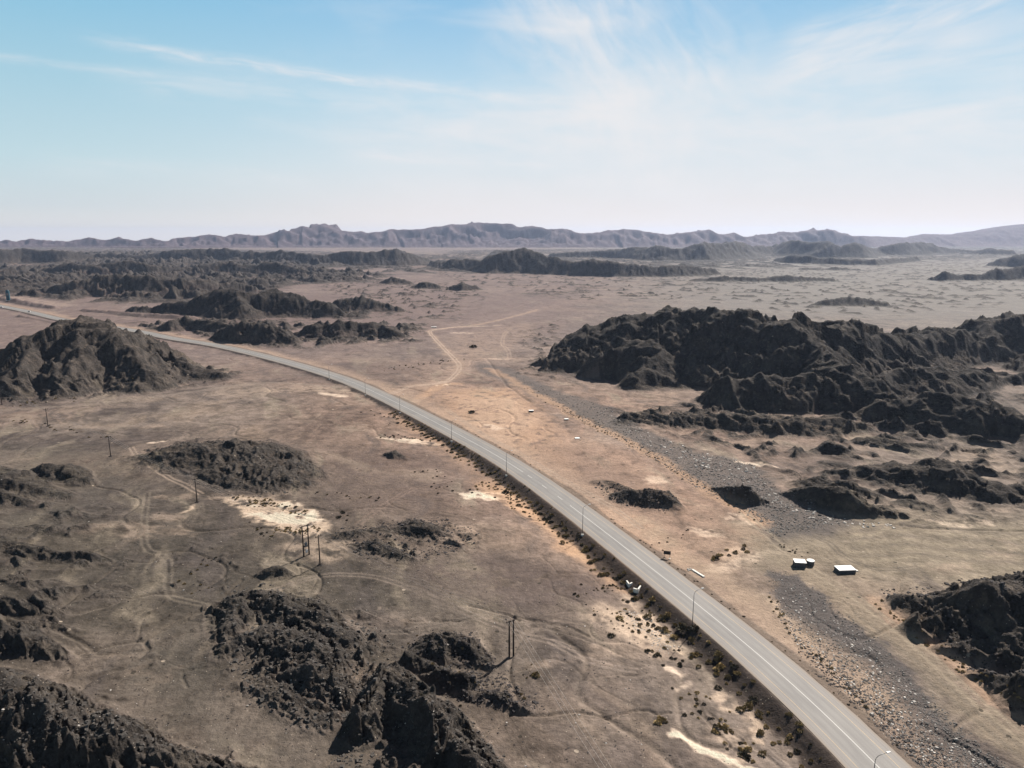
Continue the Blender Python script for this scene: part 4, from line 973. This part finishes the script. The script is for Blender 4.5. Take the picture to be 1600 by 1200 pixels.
m_ = (q[1] + q[2]) / 2 - q[1]; MB().box((m_[0] - .35, m_[1] - .1, -1.1), (.25, 1.9, 1.3), math.atan2(*(q[2] - q[1])[::-1]) + math.pi / 2).build('opening_shade', M['black'], o)  # solid black block standing for the shade inside the culvert
q = [at(1078, 889)[:2], at(1083, 891.5)[:2], at(1099, 901.5)[:2]]
o = empty('culvert_headwall', (*q[1], gz(q[1])), 0, 'low pale concrete culvert wall on the right road edge beyond the lamp arm', 'culvert wall')
wall_path(MB(), [q[1] - q[1], q[2] - q[1]], .6, -.9, .30).build('parapet', M['concrete'], o)
rk_ = MB(); rr2 = random.Random(5)
for k in range(14): s = rr2.uniform(.2, .55); rk_.box((rr2.uniform(-1.6, .0), rr2.uniform(-.2, 1.2), .1), (s, s, s * .6), rr2.uniform(0, 3), .6)
rk_.build('rubble', M['stonep'], o)
def tank(px, w, d, h, rz, lab, kind):
    p = at(*px); r = empty('water_tank', p, rz, lab, 'water tank')
    if kind == 'round':
        n = 28; MB().tube([(0, 0, -.4), (0, 0, h)], w / 2, n).build('wall', M['shadewall'], r)
        rf = MB().tube([(0, 0, h + .003), (0, 0, h + .12)], [w / 2 + .08, w / 2 + .05], n).build('roof', M['roof'], r)
    else:
        MB().box((0, 0, (h - .4) / 2), (w, d, h + .4)).build('wall', M['shadewall'], r)
        rf = MB().box((0, 0, h + .065), (w + .2, d + .2, .12)).build('roof', M['roof'], r)
    MB().box((w * .2, d * .15, h + .17), (.55, .55, .08)).build('hatch', M['lamp'], rf)
    MB().tube([(-w / 2 - .12 if kind != 'round' else -w / 2 - .1, 0, -.1), (-w / 2 - .12, 0, h * .7)], .05, 6).build('outlet_pipe', M['steel'], r)
    return r
tank((1249, 884), 3.1, 2.5, 1.45, R(-8), 'square white-roofed water tank, leftmost of the three beside the wash', 'box')
tank((1266, 883), 2.1, 2.1, 1.45, 0, 'round white-topped water tank beside the square one', 'round')
t3 = tank((1320, 893), 4.9, 2.9, 1.05, R(4), 'long low white-roofed water tank standing apart to the right', 'box')
MB().box((3.2, .2, .12), (1.5, .9, .2)).build('pale_apron', M['concrete'], t3)
for px, w, d, h, lab in (((830, 643), 2.7, 1.8, .75, 'small white concrete box on the plain above the road, leftmost of the line'), ((885, 656), 2.2, 1.6, .6, 'small white concrete box at the foot of the wash bank'),
                         ((902, 685), 2.3, 1.9, .28, 'flat white slab on the plain below the wash bank'), ((678, 512), 5.5, 3.0, .8, 'tiny white box at the bend of the dirt track')):
    p = at(*px); r = empty('concrete_box', p, R(5), lab, 'concrete box')
    MB().box((0, 0, h / 2 - .1), (w * .94, d * .94, h)).build('wall', M['shadewall'], r); MB().box((0, 0, h - .1 + .055), (w, d, .10), 0, 1, .05).build('lid', M['roof'], r)
p = at(13.5, 470); r = empty('tower', p, R(8), 'tall dark teal tower beside the far road at the left edge', 'tower')
MB().box((0, 0, 6.6), (4.4, 2.2, 13.6)).build('body', M['teal'], r); MB().tube([(0, -1.0, 13.4), (0, 1.0, 13.4)], 1.9, 18).build('rounded_top', M['teal'], r)
MB().box((0, -1.13, 9.0), (3.2, .05, 3.2)).build('panel', M['grey'], r); MB().box((0, 0, -.1), (6, 4, .5)).build('base', M['concrete'], r)
for px, s, lab in (((3, 481), 3.0, 'white boulder block by the far road at the left edge'), ((46, 488), 3.0, 'pale boulder block beside the far road below the teal tower')):
    p = at(*px); o = MB().box((0, 0, s * .3), (s, s * .8, s * .7), .4, .7, .5).build('boulder', M['stonep'], None, p); tag(o, lab, 'boulder')
print('things', round(time.time() - T0, 1))

# ------------------------------------------------------------------ shrubs
def shrub_mesh(seed, n_leaf, tall=.62, spiky=.35):
    rs = random.Random(seed); v = []; f = []
    for k in range(n_leaf):
        a = rs.uniform(0, 6.283); e = math.acos(rs.uniform(0, 1)); rr_ = rs.uniform(.55, 1.0) * .5 * (1 + spiky * math.sin(3 * a + seed) * .4)
        c = np.array([rr_ * math.sin(e) * math.cos(a), rr_ * math.sin(e) * math.sin(a), rr_ * math.cos(e) * tall * 2 * .8 + .05])
        d = c / max(np.linalg.norm(c), 1e-3) + np.array([rs.uniform(-.6, .6) for _ in range(3)]); d /= np.linalg.norm(d)
        s = np.cross(d, (rs.uniform(-1, 1), rs.uniform(-1, 1), rs.uniform(-1, 1))); s /= np.linalg.norm(s)
        L = rs.uniform(.10, .22); w = rs.uniform(.03, .07); n = len(v)
        v += [c - d * L * .5 - s * w, c - d * L * .5 + s * w, c + d * L * .5 + s * w * .6, c + d * L * .5 - s * w * .6]; f.append((n, n + 1, n + 2, n + 3))
    for k in range(7):   # stems
        a = rs.uniform(0, 6.283); n = len(v); e = np.array([.32 * math.cos(a), .32 * math.sin(a), .38 * tall * 1.6]); s = np.array([-math.sin(a), math.cos(a), 0]) * .015
        v += [-s, s, e + s * .5, e - s * .5]; f.append((n, n + 1, n + 2, n + 3))
    return np.array(v), np.array(f)
SH = [shrub_mesh(k, 150, .5 + .08 * (k % 3)) for k in range(5)]
SHM = [M['scrubd'], M['scrub'], M['scrub'], M['straw'], M['scrubd']]
SH_ME = []
for (v, f), m in zip(SH, SHM):
    me = bpy.data.meshes.new('foliage'); me.from_pydata([tuple(p) for p in v], [], [tuple(q) for q in f]); me.materials.append(m); SH_ME.append(me)
AREAS = [  # course, spread m, count, size range, kinds, where
    ('360,776 400,782 440,790 470,800', 3.5, 70, (.6, 1.3), (1, 3, 3, 0), 'on the upper part of the white sand patch'),
    ('435,828 470,832 495,826', 2.2, 50, (.6, 1.1), (1, 3, 3), 'on the white sand just behind the transformer poles'),
    ('385,815 410,830 425,842', 2.0, 14, (.6, 1.0), (0, 1), 'on the lower left rim of the white sand patch'),
    ('540,798 545,812', 2.5, 7, (.9, 1.6), (0, 0), 'at the right tip of the white sand patch'),
    ('500,770 560,775 600,780', 3.0, 14, (.6, 1.1), (0, 1), 'on bare ground below the flat dark outcrop'),
    ('730,765 760,750 800,772 815,790', 3.5, 56, (.6, 1.2), (1, 3, 3, 0), 'around the white sand left of the road'),
    ('830,795 870,812 900,835 870,835', 4.0, 36, (.6, 1.1), (0, 1), 'on the orange slope left of the road'),
    ('600,680 640,682 680,684', 3.0, 26, (.7, 1.3), (0, 0, 1), 'along the narrow white strip left of the road'),
    ('670,735 700,760 720,770', 5.0, 16, (.6, 1.1), (0, 0), 'scattered on brown ground left of the white strip'),
    ('960,955 1000,960 1030,985', 5.0, 54, (.5, 1.2), (1, 1, 3, 0), 'on the pale bank below the culvert'),
    ('1020,1012 1045,1018 1060,1025', 2.0, 16, (.8, 1.4), (0, 0, 1), 'in the row near the tip of the lamp shadow'),
    ('1065,1062 1110,1100 1140,1140 1170,1170', 4.0, 34, (.6, 1.3), (0, 1, 3), 'scattered down the slope left of the verge'),
    ('1120,1130 1160,1150 1180,1170', 2.0, 16, (.8, 1.6), (0, 1, 3), 'around the cream patch near the bottom edge'),
    ('1370,942 1430,992 1500,1046 1560,1090 1600,1120', 1.8, 44, (.5, 1.0), (1, 3, 3), 'along the foot of the black crag at the lower right'),
    ('1204,930 1230,985 1285,1030 1330,1080 1390,1130', 1.0, 34, (.5, 1.0), (1, 1, 3), 'along the edge between road verge and gravel'),
    ('820,606 900,652 1000,702 1100,762 1190,818', 2.6, 95, (.5, 1.0), (1, 3, 0), 'along the orange bank of the gravel wash'),
    ('1110,872 1140,865 1180,855', 2.0, 14, (.9, 1.7), (0, 1, 3), 'beside the pale wash right of the road'),
    ('1220,850 1240,862 1260,868', 2.5, 13, (.5, .9), (0, 0), 'behind the square white-roofed tank'),
    ('1010,850 1050,845 1060,820', 5.0, 12, (.5, .8), (0, 0), 'on the reddish sand right of the road'),
    ('0,634 60,630 120,624 200,610 290,598', 5.0, 44, (.7, 1.6), (0, 1, 2), 'in the row at the foot of the gullied left hill'),
    ('20,658 80,668 130,675 180,685', 4.0, 24, (.7, 1.5), (0, 1), 'in the curved row between the two left poles'),
    ('600,578 640,572 690,565 710,560', 6.0, 36, (.7, 1.6), (0, 1), 'in the long row beyond the road'),
    ('560,640 620,660 650,655', 6.0, 12, (.7, 1.2), (0, 0), 'on the plain at the inside of the road'),
    ('350,870 300,890 270,900 330,925', 3.5, 16, (.5, 1.0), (0, 1), 'near the crossing tracks on the left'),
    ('640,990 700,1100 820,1080 830,1060', 8.0, 26, (.4, .9), (0, 1), 'around the nearest twin-pole frame'),
    ('900,930 940,920 985,890', 4.0, 30, (.5, 1.0), (0, 1), 'left of the culvert ditch'),
    ('270,560 330,590 350,600', 6, 14, (.9, 1.4), (0, 0), 'at the right foot of the gullied left hill')]
rs = random.Random(11); items = []
for s, spread, n, (a, b), kinds, where in AREAS:
    pts = PP(s); seg = np.linalg.norm(np.diff(pts, axis=0), axis=1); cum = np.concatenate([[0], np.cumsum(seg)])
    for _ in range(n):
        t = rs.uniform(0, cum[-1]); k = min(np.searchsorted(cum, t, 'right') - 1, len(seg) - 1); p = pts[k] + (pts[k + 1] - pts[k]) * (t - cum[k]) / seg[k]
        p = p + np.array([rs.gauss(0, spread * .6), rs.gauss(0, spread * .6)]); items.append([p[0], p[1], a + (b - a) * rs.random() ** 1.6, rs.choice(kinds), where])
k_lo = np.argmin(((ROAD - P(1390, 1210)) ** 2).sum(1)); k_hi = np.argmin(((ROAD - P(640, 639)) ** 2).sum(1)); LK = [np.argmin(((ROAD - P(*q_)) ** 2).sum(1)) for q_, _ in LP]; VN = ['at the bottom edge', 'below the first full lamp', 'between the first and second lamps', 'between the second and third lamps', 'between the third and fourth lamps', 'near the track junction', 'past the junction', 'at the bend', 'at the bend']
for _ in range(390):
    k = rs.randint(k_lo, k_hi); u = HALF + 1.2 + 6.0 * rs.random() ** .9; p = ROAD[k] - ROAD_R[k] * u + np.array([rs.uniform(-2, 2)] * 2)
    items.append([p[0], p[1], rs.uniform(.6, 1.7) * (1.15 if u > 10 else .85), rs.choice((0, 1, 1, 2, 3)), 'on the dark verge ' + VN[int(np.searchsorted(LK, k))]])
for _ in range(60):
    k = rs.randint(k_lo, k_hi); p = ROAD[k] + ROAD_R[k] * (HALF + rs.uniform(.6, 2.2)); items.append([p[0], p[1], rs.uniform(.35, .7), rs.choice((0, 1)), 'along the far-side edge of the road'])
xs = np.array([i[0] for i in items]); ys = np.array([i[1] for i in items]); zs = terrain(xs, ys)
_, _, dep = proj(xs, ys, zs); px, py, _ = proj(xs, ys, zs); vis = (px > 0) & (px < 1600) & (py < 1200)
rd_, _, _ = dist_line(xs.astype(np.float32), ys.astype(np.float32), ROAD_C); okr = rd_ > HALF + .5
size = np.array([i[2] for i in items]) / dep * vis * okr
order = np.argsort(-size); ind = set(order[:285].tolist()); merged = {}
KW = ['dark shrub', 'olive shrub', 'tan shrub', 'straw shrub', 'dark flat shrub']
for i, (x, y, s, kd, where) in enumerate(items):
    if not okr[i] or size[i] <= 0: continue
    rot = rs.uniform(0, 6.28)
    if i in ind:
        o = bpy.data.objects.new('shrub', SH_ME[kd]); COL.objects.link(o); o.location = (x, y, zs[i] - .03); o.rotation_euler = (0, 0, rot); o.scale = (s, s * rs.uniform(.8, 1.2), s * rs.uniform(.8, 1.1))
        sw = 'little' if s < .75 else 'mid-sized' if s < 1.1 else 'large'; tag(o, '%s %s %s' % (sw, KW[kd], where), 'shrub', '%ss %s' % (KW[kd], where))
    else: merged.setdefault(kd, []).append((x, y, zs[i] - .03, s, rot))
def scatter(name, base, P_, S_, rot, m, squash=None, smooth=False):
    v, f = base; n = len(P_); c, s = np.cos(rot)[:, None], np.sin(rot)[:, None]; sq = np.ones((n, 3)) if squash is None else squash
    vx = v[None, :, 0] * sq[:, :1] * S_[:, None]; vy = v[None, :, 1] * sq[:, 1:2] * S_[:, None]; vz = v[None, :, 2] * sq[:, 2:] * S_[:, None]
    V = np.stack([vx * c - vy * s + P_[:, :1], vx * s + vy * c + P_[:, 1:2], vz + P_[:, 2:]], -1).reshape(-1, 3)
    F = (f[None] + (np.arange(n) * len(v))[:, None, None]).reshape(-1, f.shape[1]); return mesh_np(name, V, F, m, smooth)
for kd, L in merged.items():
    L = np.array(L); o = scatter('scrub', SH[kd], L[:, :3], L[:, 3], L[:, 4], SHM[kd])
    tag(o, 'smaller and farther %ss scattered over the plain and verge' % KW[kd], 'scrub', kind='stuff')
for (px_, py_), s, kd, lab in (((1163, 1183), 2.6, 0, 'large dark bush under the cut bank near the bottom edge'), ((1028, 1130), 1.7, 3, 'yellow bush, left one of the clump on the lower plain'),
        ((1037, 1127), 1.6, 1, 'tan bush, right one of the clump on the lower plain'), ((1031, 1123), 1.4, 3, 'straw bush at the back of the clump on the lower plain'), ((740, 543), 6.5, 0, 'large round dark bush alone on the plain between the dirt tracks'),
        ((737, 645), 3.6, 0, 'dark spreading bush on the reddish plain above the road'), ((1068, 985), 3.8, 0, 'big dark bush in the ditch left of the lamp post base'), ((1085, 984), 2.6, 4, 'dark bush right of the same lamp post base'),
        ((955, 994), 1.9, 0, 'round black bush on the plain left of the pale bank'), ((1123, 1025), 2.4, 1, 'big tan bush on the verge below the lamp'), ((968, 967), 2.2, 3, 'golden bush above the pale bank'), ((838, 1056), 2.0, 1, 'olive bush right of the nearest twin-pole frame'),
        ((1147, 1043), 2.0, 0, 'dark bush on the verge two lengths below the lamp'), ((790, 770), 3.0, 0, 'dark bush in the hollow at the road verge beside the white sand')):
    p = at(px_, py_); o = bpy.data.objects.new('bush', SH_ME[kd]); COL.objects.link(o); o.location = p - np.array([0, 0, .05]); o.scale = (s, s, s * .9); o.rotation_euler = (0, 0, rs.uniform(0, 6)); tag(o, lab, 'bush')

# ------------------------------------------------------------------ loose stones of the washes and outcrops
def stone_mesh(seed):
    r_ = np.random.default_rng(seed); v = np.array([[-1, -1, -.6], [1, -1, -.6], [1, 1, -.6], [-1, 1, -.6], [-1, -1, .6], [1, -1, .6], [1, 1, .6], [-1, 1, .6]], float) * .42
    v += r_.uniform(-.17, .17, v.shape); v[4:, :2] *= .75
    f = np.array([(0, 3, 2, 1), (4, 5, 6, 7), (0, 1, 5, 4), (1, 2, 6, 5), (2, 3, 7, 6), (3, 0, 4, 7)]); t = np.concatenate([f[:, [0, 1, 2]], f[:, [0, 2, 3]]]); return v, t
STN = [stone_mesh(k) for k in range(4)]
def stones(poly, n, lo, hi, m, seed, lab, pw=3.0, flat=.8):
    r_ = np.random.default_rng(seed); pl = PP(poly); a, b = pl.min(0), pl.max(0); pts = []
    px_ = np.array([[float(v) for v in t.split(',')] for t in poly.split()]); c, d = px_.min(0), px_.max(0)
    q = r_.uniform(c, d, (n * 4, 2)); q = q[inside(q[:, 0], q[:, 1], px_)][:n]
    w = P(q[:, 0], q[:, 1]); w = w + r_.normal(0, .6, w.shape); z = terrain(w[:, 0], w[:, 1]); s = lo + (hi - lo) * r_.random(len(w)) ** pw; sel = r_.integers(0, 4, len(w))
    V = []; F = []; o = 0
    for k in range(4):
        i = sel == k; v, f = STN[k]; S = s[i]; n_ = len(S); rot = r_.uniform(0, 6.28, n_); cc, sn = np.cos(rot)[:, None], np.sin(rot)[:, None]; sq = r_.uniform(.6, 1.3, (n_, 3)); sq[:, 2] *= flat
        vx = v[None, :, 0] * sq[:, :1] * S[:, None]; vy = v[None, :, 1] * sq[:, 1:2] * S[:, None]; vz = v[None, :, 2] * sq[:, 2:] * S[:, None]
        V.append(np.stack([vx * cc - vy * sn + w[i, :1], vx * sn + vy * cc + w[i, 1:2], vz + z[i][:, None]], -1).reshape(-1, 3)); F.append((f[None] + (np.arange(n_) * 8)[:, None, None]).reshape(-1, 3) + o); o += n_ * 8
    tag(mesh_np('stones', np.concatenate(V), np.concatenate(F), m, False), lab, 'stones', kind='stuff')
G1 = '800,585 870,612 960,640 990,665 1090,705 1180,725 1215,765 1300,808 1340,815 1210,840 1190,815 1090,765 1000,705 900,655'
G2 = '1200,885 1240,900 1290,935 1380,1010 1450,1090 1520,1150 1570,1200 1440,1200 1340,1095 1280,1035 1230,985 1208,930'
stones(G1, 8000, .25, 1.0, M['stone'], 1, 'grey gravel and cobbles of the wide wash right of the road')
stones(G2, 7000, .12, .55, M['stone'], 2, 'grey gravel and cobbles beside the lower dirt track')
stones('930,640 960,640 1000,668 1090,705 1180,722 1200,760 1240,792 1320,812 1390,818 1400,828 1290,822 1190,780 1090,730 980,680', 900, .35, 1.3, M['stonep'], 3, 'pale boulders lining the far side of the wash', 2.2)
stones('1210,900 1290,940 1380,1020 1480,1130 1540,1200 1460,1190 1400,1160 1330,1090 1240,1000', 900, .12, .65, M['stonep'], 4, 'pale stones on the lower gravel', 2.5)
stones('1230,985 1290,1020 1350,1075 1420,1120 1500,1200 1440,1200 1330,1095 1260,1035', 1400, .15, .7, M['stoned'], 5, 'dark stones on the lower gravel', 2.5)
stones('345,920 410,910 480,930 560,970 620,1010 600,1060 550,1130 500,1150 400,1100 345,1020', 2400, .2, 1.1, M['outst'], 6, 'dark loose blocks on the wide grey outcrop', 3.5)
stones('580,1050 640,1060 740,1130 800,1200 520,1200 530,1140', 1000, .2, 1.0, M['outst'], 7, 'dark loose blocks on the sharp peak', 3.5)
stones('630,1010 680,985 740,990 800,1060 850,1110 800,1115 700,1090', 1500, .15, .9, M['stoned'], 8, 'dark loose blocks around the craggy brown outcrop', 3)
stones('0,1050 130,1110 340,1195 340,1200 0,1200', 1200, .2, 1.0, M['outst'], 9, 'dark loose blocks on the corner hill', 3)
stones('230,700 310,684 420,692 520,742 455,772 400,776 320,750', 1200, .2, .9, M['outst'], 10, 'dark loose blocks on the flat outcrop', 3)
stones('520,830 600,815 700,808 750,834 740,855 650,880 560,868', 1000, .25, 1.1, M['stoned'], 12, 'dark loose blocks on the low grey outcrop', 3)
stones('0,690 400,690 820,900 1000,960 1050,1200 0,1200', 4000, .10, .5, M['stoned'], 13, 'small dark stones strewn over the near plain', 4)
stones('0,690 400,690 820,900 1000,960 1050,1200 0,1200', 350, .10, .5, M['stonep'], 14, 'small pale stones strewn over the near plain', 4)
stones('1370,925 1520,905 1600,905 1600,1110 1500,1040', 900, .3, 1.3, M['stoned'], 15, 'dark loose blocks on the lower right crag', 3)
stones('985,767 1040,770 1060,790 1040,800 960,785 925,755', 500, .3, 1.1, M['stoned'], 16, 'dark loose blocks beside the reddish sand', 3)
stones('960,940 1010,950 1060,1000 1030,1010', 500, .1, .5, M['stonep'], 17, 'pale stones on the bank below the culvert', 3)
print('scatter', round(time.time() - T0, 1))

# ------------------------------------------------------------------ haze
hz = MB().box((0, 0, 205), (29800, 29800, 440)).build('haze', None) if False else None
me = bpy.data.meshes.new('haze'); b = 14900.0; z0, z1 = float(Z.min()) - 1.0, max(float(Z.max()), H) + 12
me.from_pydata([(-b, -b, z0), (b, -b, z0), (b, b, z0), (-b, b, z0), (-b, -b, z1), (b, -b, z1), (b, b, z1), (-b, b, z1)], [],
               [(0, 3, 2, 1), (4, 5, 6, 7), (0, 1, 5, 4), (1, 2, 6, 5), (2, 3, 7, 6), (3, 0, 4, 7)])
hm = bpy.data.materials.new('haze_air'); hm.use_nodes = True; hn = hm.node_tree; hn.nodes.clear()
ho = hn.nodes.new('ShaderNodeOutputMaterial'); pv = hn.nodes.new('ShaderNodeVolumePrincipled'); hn.links.new(pv.outputs[0], ho.inputs['Volume'])
pv.inputs['Color'].default_value = (.56, .68, .96, 1); pv.inputs['Density'].default_value = 4.2e-5; pv.inputs['Anisotropy'].default_value = .35
me.materials.append(hm); ho_ = bpy.data.objects.new('haze', me); COL.objects.link(ho_); tag(ho_, 'thin bluish dust haze in the air', 'haze', kind='stuff')
print('done', round(time.time() - T0, 1))
